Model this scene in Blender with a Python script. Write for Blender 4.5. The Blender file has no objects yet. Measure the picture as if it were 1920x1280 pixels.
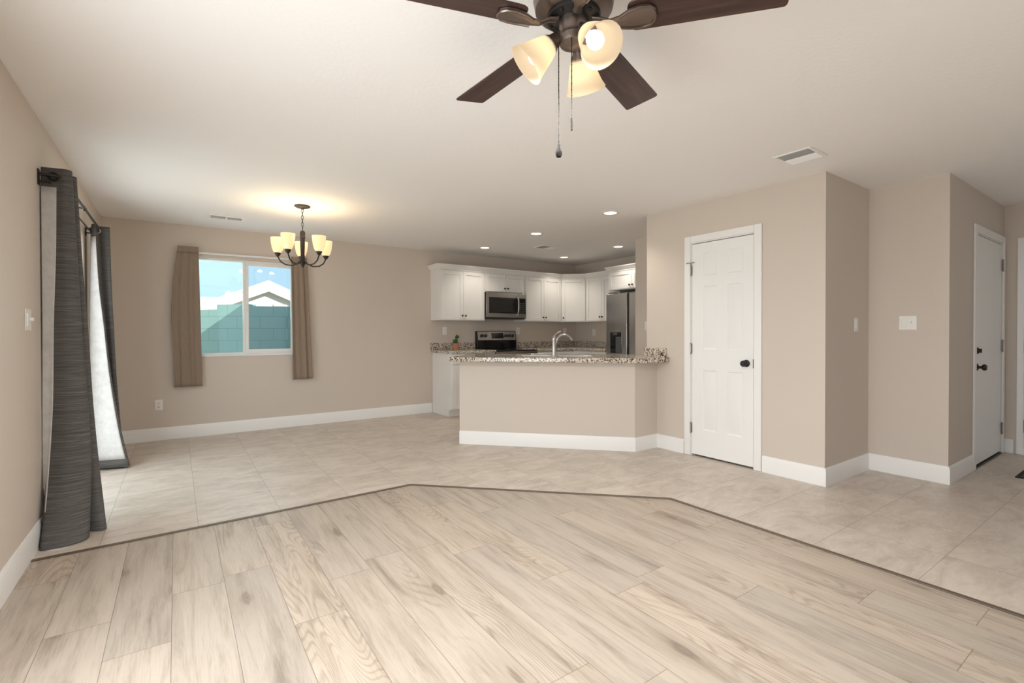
import bpy, bmesh, math, random
from mathutils import Vector, Matrix
random.seed(7)
PI = math.pi
C = bpy.context.scene.collection
S = bpy.context.scene

# ------------------------------------------------------------------ camera
YAW, PITCH, ROLL = math.radians(34.8455), math.radians(-0.5087), math.radians(-0.0936)
FPX, CAMZ = 904.11, 1.1935
fw = Vector((math.sin(YAW)*math.cos(PITCH), math.cos(YAW)*math.cos(PITCH), math.sin(PITCH)))
rt = Vector((math.cos(YAW), -math.sin(YAW), 0)); up = rt.cross(fw)
rt2 = rt*math.cos(ROLL) + up*math.sin(ROLL); up2 = up*math.cos(ROLL) - rt*math.sin(ROLL)
cd = bpy.data.cameras.new('camera'); cam = bpy.data.objects.new('camera', cd); C.objects.link(cam)
M = Matrix((rt2, up2, -fw)).transposed().to_4x4(); M.translation = (0, 0, CAMZ); cam.matrix_world = M
cd.sensor_width = 36; cd.lens = FPX/1920*36; cd.shift_y = -(640-632.36)/1920; cd.clip_start = .05; cd.clip_end = 200
S.camera = cam

# ------------------------------------------------------------------ world, sun, exposure, daylight, added fill lights
w = bpy.data.worlds.new('sky'); S.world = w; w.use_nodes = True
nt = w.node_tree; nt.nodes.clear()
wo = nt.nodes.new('ShaderNodeOutputWorld'); bg = nt.nodes.new('ShaderNodeBackground')
tc = nt.nodes.new('ShaderNodeTexCoord'); nz = nt.nodes.new('ShaderNodeTexNoise'); cr = nt.nodes.new('ShaderNodeValToRGB')
mp = nt.nodes.new('ShaderNodeMapping'); mp.inputs['Scale'].default_value = (3, 3, 12)
nz.inputs['Scale'].default_value = 2.2; nz.inputs['Detail'].default_value = 4
cr.color_ramp.elements[0].position = .60; cr.color_ramp.elements[0].color = (.62, .82, .96, 1)
cr.color_ramp.elements[1].position = .86; cr.color_ramp.elements[1].color = (.92, .95, .97, 1)
nt.links.new(tc.outputs['Generated'], mp.inputs[0]); nt.links.new(mp.outputs[0], nz.inputs[0])
nt.links.new(nz.outputs[0], cr.inputs[0]); nt.links.new(cr.outputs[0], bg.inputs[0]); nt.links.new(bg.outputs[0], wo.inputs[0])
bg.inputs[1].default_value = 1.22
sd = bpy.data.lights.new('sun', 'SUN'); so = bpy.data.objects.new('sun', sd); C.objects.link(so)
sd.energy = 6.5; sd.angle = .009; sd.color = (1, .95, .87)
so.rotation_euler = Vector((.35, -.85, .58)).to_track_quat('Z', 'Y').to_euler()
S.view_settings.view_transform = 'Standard'; S.view_settings.look = 'None'
S.view_settings.gamma = 1; S.view_settings.use_curve_mapping = False
S.view_settings.exposure = 0.09
S.cycles.use_denoising = True
S.cycles.max_bounces = 10; S.cycles.diffuse_bounces = 6; S.cycles.sample_clamp_indirect = 6
S.cycles.caustics_reflective = False; S.cycles.caustics_refractive = False

def area(name, loc, direction, sx, sy, power, col):
    d = bpy.data.lights.new(name, 'AREA'); d.shape = 'RECTANGLE'; d.size = sx; d.size_y = sy; d.energy = power; d.color = col
    o = bpy.data.objects.new(name, d); C.objects.link(o); o.location = loc
    o.rotation_euler = Vector(direction).to_track_quat('-Z', 'Z').to_euler(); return o
# added side and rear fill at invented windows; daylight through patio door / dining window
area('fill_light_side', (-.72, 1.3, .98), (1, 0, -.05), 1.3, 2.0, 55, (.94, .98, 1))
area('fill_light_rear', (2.6, -3.24, 1.3), (0, 1, 0), 1.7, 3.2, 3, (.96, .985, 1))
area('daylight_patio_door', (-.72, 4.72, 1.05), (1, 0, 0), 1.9, 1.4, 23, (.94, .98, 1))
area('daylight_dining_window', (.70, 6.80, 1.5), (0, -1, .3), 1.05, 1.1, 4, (.95, .98, 1))

# ------------------------------------------------------------------ materials
def lin(c): return tuple((v/255/12.92 if v/255 <= .04045 else ((v/255+.055)/1.055)**2.4) for v in c) + (1,)
def mat(name, col, rough=.5, metal=0., spec=.5, emit=None, es=0., alpha=None, trans=0.):
    m = bpy.data.materials.new(name); m.use_nodes = True; b = m.node_tree.nodes['Principled BSDF']
    b.inputs['Base Color'].default_value = col if len(col) == 4 else tuple(col)+(1,)
    b.inputs['Roughness'].default_value = rough; b.inputs['Metallic'].default_value = metal
    b.inputs['Specular IOR Level'].default_value = spec
    if emit: b.inputs['Emission Color'].default_value = tuple(emit)+(1,); b.inputs['Emission Strength'].default_value = es
    if trans: b.inputs['Transmission Weight'].default_value = trans
    return m
class N:
    """tiny node helper"""
    def __init__(s, m): s.m = m; s.t = m.node_tree; s.b = s.t.nodes['Principled BSDF']
    def n(s, typ, **k):
        x = s.t.nodes.new('ShaderNode'+typ)
        for a, v in k.items():
            if a == 'inp':
                for i, q in v.items(): x.inputs[i].default_value = q
            else: setattr(x, a, v)
        return x
    def l(s, a, b): s.t.links.new(a, b)
    def math(s, op, a, b=None, c=None):
        x = s.n('Math', operation=op)
        for i, v in enumerate((a, b, c)):
            if v is None: continue
            if isinstance(v, (int, float)): x.inputs[i].default_value = v
            else: s.l(v, x.inputs[i])
        return x.outputs[0]
    def ramp(s, src, stops, interp='LINEAR'):
        x = s.n('ValToRGB'); r = x.color_ramp; r.interpolation = interp
        while len(r.elements) < len(stops): r.elements.new(.5)
        for e, (p, c) in zip(r.elements, stops): e.position = p; e.color = c if len(c) == 4 else tuple(c)+(1,)
        s.l(src, x.inputs[0]); return x.outputs[0]
    def mix(s, f, a, b, mode='MIX'):
        x = s.n('MixRGB', blend_type=mode)
        for i, v in ((0, f), (1, a), (2, b)):
            if isinstance(v, (int, float)): x.inputs[i].default_value = v
            elif isinstance(v, tuple): x.inputs[i].default_value = v
            else: s.l(v, x.inputs[i])
        return x.outputs[0]
    def bump(s, h, strength, dist=.002):
        x = s.n('Bump'); x.inputs['Strength'].default_value = strength; x.inputs['Distance'].default_value = dist
        s.l(h, x.inputs['Height']); s.l(x.outputs[0], s.b.inputs['Normal'])

def paint(name, col, rough, tex=70, amount=.25):
    m = mat(name, col, rough, spec=.35); k = N(m)
    tcn = k.n('TexCoord'); a = k.n('TexNoise', inp={'Scale': tex, 'Detail': 3.}); k.l(tcn.outputs['Object'], a.inputs[0])
    k.bump(a.outputs[0], amount, .003); return m
WALL = paint('wall_paint', (.645, .57, .50), .62)
CEIL = paint('ceiling_paint', (.89, .875, .86), .8, 45, .35)
TRIM = mat('white_trim', (.87, .86, .845), .35)
DOORW = mat('white_door', (.87, .865, .855), .4)
CABW = mat('white_cabinet', (.82, .80, .775), .4)
PLATE = mat('white_plastic', (.86, .84, .80), .35)
PLATED = mat('plastic_slot', (.12, .11, .10), .5)
BRONZE = mat('oiled_bronze', (.022, .017, .015), .45, .2)
BROWNM = mat('fan_bronze', (.20, .16, .14), .36, .85)
CHAINM = mat('chain_metal', (.025, .022, .02), .7, 0, .1)
NICKEL = mat('brushed_nickel', (.46, .43, .40), .30, 1.)
HINGE = mat('hinge_metal', (.36, .33, .30), .4, .9)
BLACKG = mat('black_glass', (.008, .008, .009), .08)
BLACKP = mat('black_plastic', (.014, .013, .013), .4)
DARKR = mat('dark_recess', (.015, .013, .012), .8, spec=.1)
GREYP = mat('grey_plastic', (.10, .10, .105), .35)

STEEL = mat('stainless_steel', (.42, .405, .39), .26, 1.)

def wood_floor():
    m = mat('oak_planks', (.5, .4, .3), .42, spec=.4); k = N(m)
    t_ = k.n('TexCoord'); sp = k.n('SeparateXYZ'); k.l(t_.outputs['Object'], sp.inputs[0])
    X, Y = sp.outputs[0], sp.outputs[1]
    u = k.math('DIVIDE', k.math('ADD', X, .23), .2068); row = k.math('FLOOR', u); uf = k.math('FRACT', u)
    wn = k.n('TexWhiteNoise', noise_dimensions='1D'); k.l(row, wn.inputs['W'])
    v = k.math('ADD', k.math('DIVIDE', Y, 1.22), k.math('MULTIPLY', wn.outputs['Value'], 5.37)); col = k.math('FLOOR', v); vf = k.math('FRACT', v)
    cv = k.n('CombineXYZ'); k.l(row, cv.inputs[0]); k.l(col, cv.inputs[1])
    pid = k.n('TexWhiteNoise', noise_dimensions='3D'); k.l(cv.outputs[0], pid.inputs['Vector'])
    sp2 = k.n('SeparateColor'); k.l(pid.outputs['Color'], sp2.inputs[0])
    r1, r2, r3 = sp2.outputs[0], sp2.outputs[1], sp2.outputs[2]
    # per plank offset coordinates
    px = k.math('ADD', X, k.math('MULTIPLY', r1, 37.)); py = k.math('ADD', Y, k.math('MULTIPLY', r2, 53.))
    def vec(sx, sy, oz=0.):
        c_ = k.n('CombineXYZ'); k.l(k.math('MULTIPLY', px, sx), c_.inputs[0]); k.l(k.math('MULTIPLY', py, sy), c_.inputs[1]); c_.inputs[2].default_value = oz
        return c_.outputs[0]
    broad = k.n('TexNoise', inp={'Scale': 1., 'Detail': 6., 'Roughness': .68, 'Distortion': .5}); k.l(vec(13, 1.25), broad.inputs[0])
    fine = k.n('TexNoise', inp={'Scale': 1., 'Detail': 5., 'Roughness': .7}); k.l(vec(150, 5., 3.), fine.inputs[0])
    streak = k.n('TexNoise', inp={'Scale': 1., 'Detail': 5., 'Roughness': .72, 'Distortion': .8}); k.l(vec(34, 1.7, 5.), streak.inputs[0])
    # cathedral figure: rings of a stretched noise field
    fld = k.n('TexNoise', inp={'Scale': 1., 'Detail': 1.5, 'Distortion': .3}); k.l(vec(5.5, .85, 9.), fld.inputs[0])
    ring = k.math('SINE', k.math('ADD', k.math('MULTIPLY', fld.outputs[0], 170.), k.math('MULTIPLY', streak.outputs[0], 4.)))
    ring = k.math('MULTIPLY', k.math('ADD', ring, 1.), .5)
    area_ = k.n('TexNoise', inp={'Scale': 1., 'Detail': 1.}); k.l(vec(5., 1.5, 13.), area_.inputs[0])
    rmask = k.ramp(k.math('MULTIPLY', area_.outputs[0], k.math('ADD', r3, .30)), [(.42, (0, 0, 0)), (.58, (1, 1, 1))])
    # knots: distorted cells, only some of them
    kd = k.n('VectorMath', operation='ADD'); ks = k.n('VectorMath', operation='SCALE'); ks.inputs['Scale'].default_value = .22
    k.l(streak.outputs['Color'], ks.inputs[0]); k.l(vec(4.2, 1.55, 1.), kd.inputs[0]); k.l(ks.outputs[0], kd.inputs[1])
    vo = k.n('TexVoronoi', inp={'Scale': 1., 'Randomness': 1.}); k.l(kd.outputs[0], vo.inputs[0])
    vc = k.n('SeparateColor'); k.l(vo.outputs['Color'], vc.inputs[0])
    sel = k.math('GREATER_THAN', vc.outputs[0], .62)
    kdist = k.math('ADD', vo.outputs['Distance'], k.math('MULTIPLY', k.math('SUBTRACT', fine.outputs[0], .5), .07))
    knot = k.ramp(kdist, [(.03, (1, 1, 1)), (.055, (.45, .45, .45)), (.08, (.75, .75, .75)), (.13, (0, 0, 0))])
    halo = k.ramp(kdist, [(.10, (1, 1, 1)), (.42, (0, 0, 0))])
    base = k.ramp(broad.outputs[0], [(.30, lin((146, 134, 122))), (.42, lin((171, 159, 146))), (.55, lin((185, 173, 160)))])
    tone = k.ramp(r3, [(0, (.88, .88, .885)), (.5, (.97, .965, .955)), (1, (1.04, 1.01, .975))])
    c1 = k.mix(1., base, tone, 'MULTIPLY')
    st = k.ramp(streak.outputs[0], [(.30, (.80, .785, .76)), (.46, (1, 1, 1))])
    c1 = k.mix(.85, c1, st, 'MULTIPLY')
    fr = k.ramp(fine.outputs[0], [(.32, (.86, .85, .83)), (.52, (1, 1, 1)), (.75, (1.03, 1.03, 1.02))])
    c1 = k.mix(.8, c1, fr, 'MULTIPLY')
    rg = k.ramp(ring, [(0, (.80, .785, .765)), (.45, (1, 1, 1))])
    f_ = k.n('RGBToBW'); k.l(rmask, f_.inputs[0])
    c2 = k.mix(1., c1, rg, 'MULTIPLY'); c1 = k.mix(f_.outputs[0], c1, c2)
    hb = k.n('RGBToBW'); k.l(halo, hb.inputs[0]); kb = k.n('RGBToBW'); k.l(knot, kb.inputs[0])
    c1 = k.mix(k.math('MULTIPLY', k.math('MULTIPLY', hb.outputs[0], sel), .35), c1, lin((140, 124, 106)))
    c1 = k.mix(k.math('MULTIPLY', k.math('MULTIPLY', kb.outputs[0], sel), .75), c1, lin((98, 86, 76)))
    # joints
    e1 = k.math('MINIMUM', uf, k.math('SUBTRACT', 1., uf)); e1 = k.math('MULTIPLY', e1, .2068)
    e2 = k.math('MINIMUM', vf, k.math('SUBTRACT', 1., vf)); e2 = k.math('MULTIPLY', e2, 1.22)
    e = k.math('MINIMUM', e1, e2); j = k.math('LESS_THAN', e, .0011)
    c1 = k.mix(k.math('MULTIPLY', j, .75), c1, lin((96, 80, 66)))
    k.l(c1, k.b.inputs['Base Color'])
    k.bump(k.math('SUBTRACT', fine.outputs[0], k.math('MULTIPLY', j, 3.)), .12, .001); return m
WOODF = wood_floor()

def tile_floor():
    m = mat('stone_tile', (.5, .43, .36), .36, spec=.4); k = N(m)
    t_ = k.n('TexCoord'); sp = k.n('SeparateXYZ'); k.l(t_.outputs['Object'], sp.inputs[0])
    u = k.math('DIVIDE', k.math('ADD', sp.outputs[0], .362), .4668); v = k.math('DIVIDE', k.math('SUBTRACT', sp.outputs[1], .783), .4668)
    cu, cvv = k.math('FLOOR', u), k.math('FLOOR', v); uf, vf = k.math('FRACT', u), k.math('FRACT', v)
    cv = k.n('CombineXYZ'); k.l(cu, cv.inputs[0]); k.l(cvv, cv.inputs[1])
    pid = k.n('TexWhiteNoise', noise_dimensions='3D'); k.l(cv.outputs[0], pid.inputs['Vector'])
    sc_ = k.n('VectorMath', operation='SCALE'); sc_.inputs['Scale'].default_value = 19.; k.l(pid.outputs['Color'], sc_.inputs[0])
    rot = k.n('Mapping'); rot.inputs['Rotation'].default_value = (0, 0, .62); rot.inputs['Scale'].default_value = (2.0, 4.2, 1)
    ad = k.n('VectorMath', operation='ADD'); k.l(t_.outputs['Object'], ad.inputs[0]); k.l(sc_.outputs[0], ad.inputs[1]); k.l(ad.outputs[0], rot.inputs[0])
    a = k.n('TexNoise', inp={'Scale': 1.5, 'Detail': 6., 'Roughness': .62, 'Distortion': 1.1}); k.l(rot.outputs[0], a.inputs[0])
    vn = k.n('TexNoise', inp={'Scale': 1.9, 'Detail': 4., 'Roughness': .6, 'Distortion': 1.8}); k.l(rot.outputs[0], vn.inputs[0])
    vein = k.math('ABSOLUTE', k.math('SUBTRACT', vn.outputs[0], .5))
    base = k.ramp(a.outputs[0], [(.30, lin((180, 168, 156))), (.5, lin((198, 186, 174))), (.70, lin((211, 200, 189)))])
    vr = k.ramp(vein, [(0, (1, 1, 1)), (.035, (0, 0, 0))]); vb = k.n('RGBToBW'); k.l(vr, vb.inputs[0])
    c1 = k.mix(k.math('MULTIPLY', vb.outputs[0], .30), base, lin((224, 213, 200)))
    e = k.math('MULTIPLY', k.math('MINIMUM', k.math('MINIMUM', uf, k.math('SUBTRACT', 1., uf)), k.math('MINIMUM', vf, k.math('SUBTRACT', 1., vf))), .4668)
    j = k.math('LESS_THAN', e, .0016)
    c1 = k.mix(k.math('MULTIPLY', j, .6), c1, lin((120, 106, 92)))
    k.l(c1, k.b.inputs['Base Color']); k.bump(k.math('SUBTRACT', 1., j), .15, .001); return m
TILEF = tile_floor()

def granite():
    m = mat('speckled_granite', (.5, .45, .4), .14); k = N(m)
    t_ = k.n('TexCoord')
    a = k.n('TexVoronoi', inp={'Scale': 95.}); k.l(t_.outputs['Object'], a.inputs[0])
    b = k.n('TexNoise', inp={'Scale': 55., 'Detail': 4., 'Roughness': .7}); k.l(t_.outputs['Object'], b.inputs[0])
    s_ = k.n('SeparateColor'); k.l(a.outputs['Color'], s_.inputs[0])
    f = k.math('ADD', k.math('MULTIPLY', s_.outputs[0], .55), k.math('MULTIPLY', b.outputs[0], .45))
    c = k.ramp(f, [(.26, lin((52, 44, 40))), (.36, lin((128, 112, 98))), (.46, lin((178, 166, 152))), (.62, lin((220, 211, 198)))])
    k.l(c, k.b.inputs['Base Color']); return m
GRAN = granite()

def blade_wood():
    m = mat('blade_mahogany', (.1, .04, .03), .35); k = N(m)
    t_ = k.n('TexCoord'); mp_ = k.n('Mapping'); mp_.inputs['Scale'].default_value = (2.5, 38, 10)
    a = k.n('TexNoise', inp={'Scale': 1., 'Detail': 5., 'Roughness': .65}); k.l(t_.outputs['Object'], mp_.inputs[0]); k.l(mp_.outputs[0], a.inputs[0])
    c = k.ramp(a.outputs[0], [(.3, lin((44, 30, 27))), (.55, lin((70, 48, 43))), (.75, lin((94, 68, 61)))]); k.l(c, k.b.inputs['Base Color']); return m
BLADE = blade_wood()

def fabric(name, c0, c1, c2, scale=(6, 6, 160), rough=.9):
    m = mat(name, c1, rough, spec=.1); k = N(m)
    t_ = k.n('TexCoord'); mp_ = k.n('Mapping'); mp_.inputs['Scale'].default_value = scale
    a = k.n('TexNoise', inp={'Scale': 1., 'Detail': 4., 'Roughness': .7}); k.l(t_.outputs['Object'], mp_.inputs[0]); k.l(mp_.outputs[0], a.inputs[0])
    c = k.ramp(a.outputs[0], [(.32, c0), (.5, c1), (.72, c2)]); k.l(c, k.b.inputs['Base Color']); k.bump(a.outputs[0], .25, .002); return m
GREYF = fabric('slub_grey_fabric', lin((78, 76, 75)), lin((94, 92, 90)), lin((126, 124, 122)), (5, 5, 260))
LININ = fabric('curtain_lining', lin((196, 194, 192)), lin((206, 204, 202)), lin((214, 212, 210)), (20, 20, 20))
TAUPE = fabric('taupe_fabric', lin((142, 125, 110)), lin((147, 130, 115)), lin((152, 135, 120)), (160, 160, 14))

def glass(name, tint, refl=.04):
    m = bpy.data.materials.new(name); m.use_nodes = True; t_ = m.node_tree; t_.nodes.clear()
    o = t_.nodes.new('ShaderNodeOutputMaterial'); tr = t_.nodes.new('ShaderNodeBsdfTransparent'); g = t_.nodes.new('ShaderNodeBsdfGlossy'); mx = t_.nodes.new('ShaderNodeMixShader')
    tr.inputs[0].default_value = tint+(1,); g.inputs['Roughness'].default_value = .02; mx.inputs[0].default_value = refl
    t_.links.new(tr.outputs[0], mx.inputs[1]); t_.links.new(g.outputs[0], mx.inputs[2]); t_.links.new(mx.outputs[0], o.inputs[0]); return m
GLASS1 = glass('window_glass', (.91, .98, .97)); GLASS2 = glass('screened_glass', (.80, .88, .91)); GLASSD = glass('patio_glass', (.93, .97, .96))
def lampglass(name, col, es, base):
    return mat(name, base, .45, emit=col, es=es)
def frosted(name, col, trans, emit, es):
    m = bpy.data.materials.new(name); m.use_nodes = True; t_ = m.node_tree; t_.nodes.clear()
    o = t_.nodes.new('ShaderNodeOutputMaterial'); d = t_.nodes.new('ShaderNodeBsdfDiffuse'); tl = t_.nodes.new('ShaderNodeBsdfTranslucent'); mx = t_.nodes.new('ShaderNodeMixShader')
    em = t_.nodes.new('ShaderNodeEmission'); ad = t_.nodes.new('ShaderNodeAddShader')
    d.inputs[0].default_value = col+(1,); tl.inputs[0].default_value = trans+(1,); mx.inputs[0].default_value = .6; em.inputs[0].default_value = emit+(1,); em.inputs[1].default_value = es
    t_.links.new(d.outputs[0], mx.inputs[1]); t_.links.new(tl.outputs[0], mx.inputs[2]); t_.links.new(mx.outputs[0], ad.inputs[0]); t_.links.new(em.outputs[0], ad.inputs[1]); t_.links.new(ad.outputs[0], o.inputs[0]); return m
SHADEG = frosted('frosted_amber_glass', (.42, .36, .28), (.90, .80, .64), (1., .84, .64), .20)
BULB = mat('lit_bulb', (1, .95, .85), .5, emit=(1., .93, .80), es=4.5)
CSHADE = lampglass('amber_glass', (1., .72, .38), .75, (.6, .48, .3))
CBULB = mat('lit_candle_bulb', (1, .9, .7), .5, emit=(1., .86, .60), es=10.)
CANL = mat('lit_downlight', (1, .95, .85), .5, emit=(1., .90, .70), es=2.2)
STUCCO = paint('pale_stucco', (.80, .74, .66), .9, 30, .4)
ROOFT = mat('pale_roof_tile', (.72, .60, .50), .85)
FASC = mat('pale_fascia', (.78, .66, .56), .8)
def block():
    m = mat('teal_block', (.2, .3, .3), .9); k = N(m)
    t_ = k.n('TexCoord'); br = k.n('TexBrick', inp={'Scale': 1., 'Mortar Size': .006, 'Brick Width': .40, 'Row Height': .20, 'Color1': lin((166, 192, 184)), 'Color2': lin((170, 196, 188)), 'Mortar': lin((146, 174, 168))})
    mp_ = k.n('Mapping'); mp_.inputs['Rotation'].default_value = (PI/2, 0, 0)
    k.l(t_.outputs['Object'], mp_.inputs[0]); k.l(mp_.outputs[0], br.inputs[0]); k.l(br.outputs[0], k.b.inputs['Base Color']); return m
BLOCK = block()
GRAVEL = paint('gravel', (.5, .42, .34), .95, 60, .8)
TERRA = mat('terracotta', lin((176, 120, 88)), .8)
CACT = mat('cactus_green', lin((58, 84, 44)), .7)
SOIL = mat('soil', (.05, .035, .025), .95)
STRIPM = mat('transition_bronze', lin((104, 90, 78)), .45, .25)
MATF = fabric('doormat_fabric', lin((60, 56, 58)), lin((92, 86, 88)), lin((130, 122, 120)), (60, 60, 60))
MATE = mat('doormat_border', lin((34, 30, 32)), .9)

# ------------------------------------------------------------------ mesh helpers
class MB:
    def __init__(s): s.v = []; s.f = []
    def add(s, vs, fs, T=None):
        o = len(s.v); s.v += [tuple(T @ Vector(p)) if T is not None else tuple(p) for p in vs]
        s.f += [tuple(i+o for i in q) for q in fs]; return s
    def box(s, x0, x1, y0, y1, z0, z1, T=None):
        vs = [(x, y, z) for z in (z0, z1) for (x, y) in ((x0, y0), (x1, y0), (x1, y1), (x0, y1))]
        return s.add(vs, [(3, 2, 1, 0), (4, 5, 6, 7), (0, 1, 5, 4), (1, 2, 6, 5), (2, 3, 7, 6), (3, 0, 4, 7)], T)
    def prism(s, poly, z0, z1, T=None):
        a = sum(poly[i][0]*poly[(i+1) % len(poly)][1]-poly[(i+1) % len(poly)][0]*poly[i][1] for i in range(len(poly)))
        if a < 0: poly = poly[::-1]
        n = len(poly); vs = [(x, y, z0) for x, y in poly]+[(x, y, z1) for x, y in poly]
        fs = [tuple(range(n))[::-1], tuple(range(n, 2*n))]+[(i, (i+1) % n, n+(i+1) % n, n+i) for i in range(n)]
        return s.add(vs, fs, T)
    def lathe(s, prof, seg=24, T=None, cap=True):
        n = len(prof); vs = []; fs = []
        for i in range(seg):
            a = 2*PI*i/seg; vs += [(r*math.cos(a), r*math.sin(a), z) for r, z in prof]
        for i in range(seg):
            j = (i+1) % seg
            fs += [(i*n+k, j*n+k, j*n+k+1, i*n+k+1) for k in range(n-1)]
        if cap and prof[0][0] > 1e-5: fs.append(tuple(i*n for i in range(seg))[::-1])
        if cap and prof[-1][0] > 1e-5: fs.append(tuple(i*n+n-1 for i in range(seg)))
        return s.add(vs, fs, T)
    def tube(s, pts, r, seg=10, closed=False, T=None):
        P = [Vector(p) for p in pts]; n = len(P); rr = r if isinstance(r, (list, tuple)) else [r]*n
        vs = []; prev = None
        for i in range(n):
            a = P[(i-1) % n] if (closed or i > 0) else P[i]; b = P[(i+1) % n] if (closed or i < n-1) else P[i]
            d = (b-a).normalized()
            if prev is None:
                h = Vector((0, 0, 1)) if abs(d.z) < .9 else Vector((1, 0, 0)); u_ = d.cross(h).normalized()
            else: u_ = (prev-d*prev.dot(d)).normalized()
            prev = u_; v_ = d.cross(u_)
            vs += [tuple(P[i]+(u_*math.cos(2*PI*q/seg)+v_*math.sin(2*PI*q/seg))*rr[i]) for q in range(seg)]
        fs = []
        for i in range(n if closed else n-1):
            j = (i+1) % n
            fs += [(i*seg+q, i*seg+(q+1) % seg, j*seg+(q+1) % seg, j*seg+q) for q in range(seg)]
        if not closed: fs += [tuple(range(seg))[::-1], tuple((n-1)*seg+q for q in range(seg))]
        return s.add(vs, fs, T)
    def grid(s, rows, T=None):
        m = len(rows[0]); vs = [p for r in rows for p in r]
        return s.add(vs, [(i*m+j, i*m+j+1, (i+1)*m+j+1, (i+1)*m+j) for i in range(len(rows)-1) for j in range(m-1)], T)
    def ball(s, c, r, sx=1, sy=1, sz=1, seg=14, T=None):
        pr = [(max(1e-6, math.sin(PI*i/8))*r, -math.cos(PI*i/8)*r) for i in range(9)]
        return s.lathe(pr, seg, (T if T is not None else Matrix()) @ Matrix.Translation(c) @ Matrix.Diagonal((sx, sy, sz, 1)), cap=False)
    def build(s, name, m, parent=None, bevel=0, seg=2, solid=0, sub=0, loc=None, rot=None, smooth=40):
        me = bpy.data.meshes.new(name); me.from_pydata(s.v, [], s.f); me.materials.append(m)
        bm = bmesh.new(); bm.from_mesh(me); bmesh.ops.recalc_face_normals(bm, faces=bm.faces[:])
        bm.to_mesh(me); bm.free()
        o = bpy.data.objects.new(name, me); C.objects.link(o)
        if parent: o.parent = parent
        if loc: o.location = loc
        if rot is not None: o.rotation_euler = rot
        if sub:
            q = o.modifiers.new('subdivision', 'SUBSURF'); q.levels = q.render_levels = sub
        if solid:
            q = o.modifiers.new('solidify', 'SOLIDIFY'); q.thickness = solid; q.offset = 0
        if bevel:
            q = o.modifiers.new('bevel', 'BEVEL'); q.width = bevel; q.segments = seg; q.limit_method = 'ANGLE'; q.angle_limit = math.radians(40)
        if smooth:
            for p in me.polygons: p.use_smooth = True
            me.set_sharp_from_angle(angle=math.radians(smooth))
        return o
def RZ(a): return Matrix.Rotation(a, 4, 'Z')
def TR(x, y, z): return Matrix.Translation((x, y, z))
def AX(d):  # rotation taking +Z to direction d
    return Vector(d).to_track_quat('Z', 'Y').to_matrix().to_4x4()
def tag(o, label, cat, group=None, kind=None):
    if label: o['label'] = label
    if cat: o['category'] = cat
    if group: o['group'] = group
    if kind: o['kind'] = kind
    return o
def thing(name, label, cat, loc=(0, 0, 0), rz=0, group=None, kind=None):
    o = bpy.data.objects.new(name, None); C.objects.link(o); o.location = loc; o.rotation_euler = (0, 0, rz)
    o.empty_display_size = .1; return tag(o, label, cat, group, kind)
def struct(name, mb, m, label, cat, **k): return tag(mb.build(name, m, **k), label, cat, kind='structure')
def clone(o, parent=None):
    c_ = o.copy(); C.objects.link(c_)
    if parent: c_.parent = parent
    for ch in list(o.children): clone(ch, c_)
    return c_

# ------------------------------------------------------------------ room measures (metres)
XL, YB, XP, YH, X2, Y2, X3, YPK = -.6466, 6.686, 4.127, 1.6787, 4.968, 1.1434, 6.76, 3.406
XK, YALC, XALC, YR, H = 6.09, 4.334, 5.02, -3.2, 2.44
FA = RZ(0)                                   # faces -Y
# ------------------------------------------------------------------ floor, ceiling
t1, t2, t3, t4 = (XL, 3.512), (1.506, 3.563), (2.907, 2.186), (2.907, YR)
mb = MB(); mb.prism([(XL, YR), t4, t3, t2, t1], -.05, 0)
struct('floor', mb, WOODF, 'pale oak plank floor of the living room in the foreground', 'floor', smooth=0)
mb = MB(); mb.prism([t1, t2, t3, t4, (X3, YR), (X3, Y2), (X3, YB), (XL, YB)], -.05, 0)
struct('floor.001', mb, TILEF, 'beige square stone tile floor around the dining area, kitchen and entry', 'floor', smooth=0)
def offset_line(pts, h):
    out = []
    for i, p in enumerate(pts):
        ds = []
        if i > 0: ds.append((Vector(p)-Vector(pts[i-1])).normalized())
        if i < len(pts)-1: ds.append((Vector(pts[i+1])-Vector(p)).normalized())
        n = sum((Vector((-d.y, d.x)) for d in ds), Vector((0, 0))).normalized()
        k_ = h/max(.3, n.dot(Vector((-ds[0].y, ds[0].x)))); out.append((p[0]+n.x*k_, p[1]+n.y*k_))
    return out
TP = [(XL+.014, 3.512), t2, t3, (2.907, -3.1)]
mb = MB(); mb.prism(offset_line(TP, .014)+offset_line(TP, -.014)[::-1], 0, .006)
struct('trim_1', mb, STRIPM, 'dark bronze transition strip between wood planks and tile', 'floor trim', bevel=.003)
mb = MB(); mb.box(XL-.15, X3+.15, YR-.15, YB+.15, H, H+.12)
struct('ceiling', mb, CEIL, 'flat off-white ceiling', 'ceiling', smooth=0)

# ------------------------------------------------------------------ walls
def wall(name, a, b, t, label, openings=(), h=H):
    """slab from a to b, thickened by t to the left of a->b (negative: right); openings (u0,u1,z0,z1) along it"""
    a, b = Vector(a), Vector(b); d = (b-a); L = d.length; ang = math.atan2(d.y, d.x)
    T = TR(a.x, a.y, 0) @ RZ(ang); mb = MB(); y0, y1 = min(0, t), max(0, t)
    cuts = sorted(openings); u = 0
    for (u0, u1, z0, z1) in cuts:
        if u0 > u: mb.box(u, u0, y0, y1, 0, h, T)
        if z0 > 0: mb.box(u0, u1, y0, y1, 0, z0, T)
        if z1 < h: mb.box(u0, u1, y0, y1, z1, h, T)
        u = u1
    if u < L: mb.box(u, L, y0, y1, 0, h, T)
    return struct(name, mb, WALL, label, 'wall', smooth=0)
WX0, WX1, WZ0, WZ1 = .145, 1.265, .935, 2.095
SD0, SD1, SDZ = 4.0, 5.45, 2.03
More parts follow.
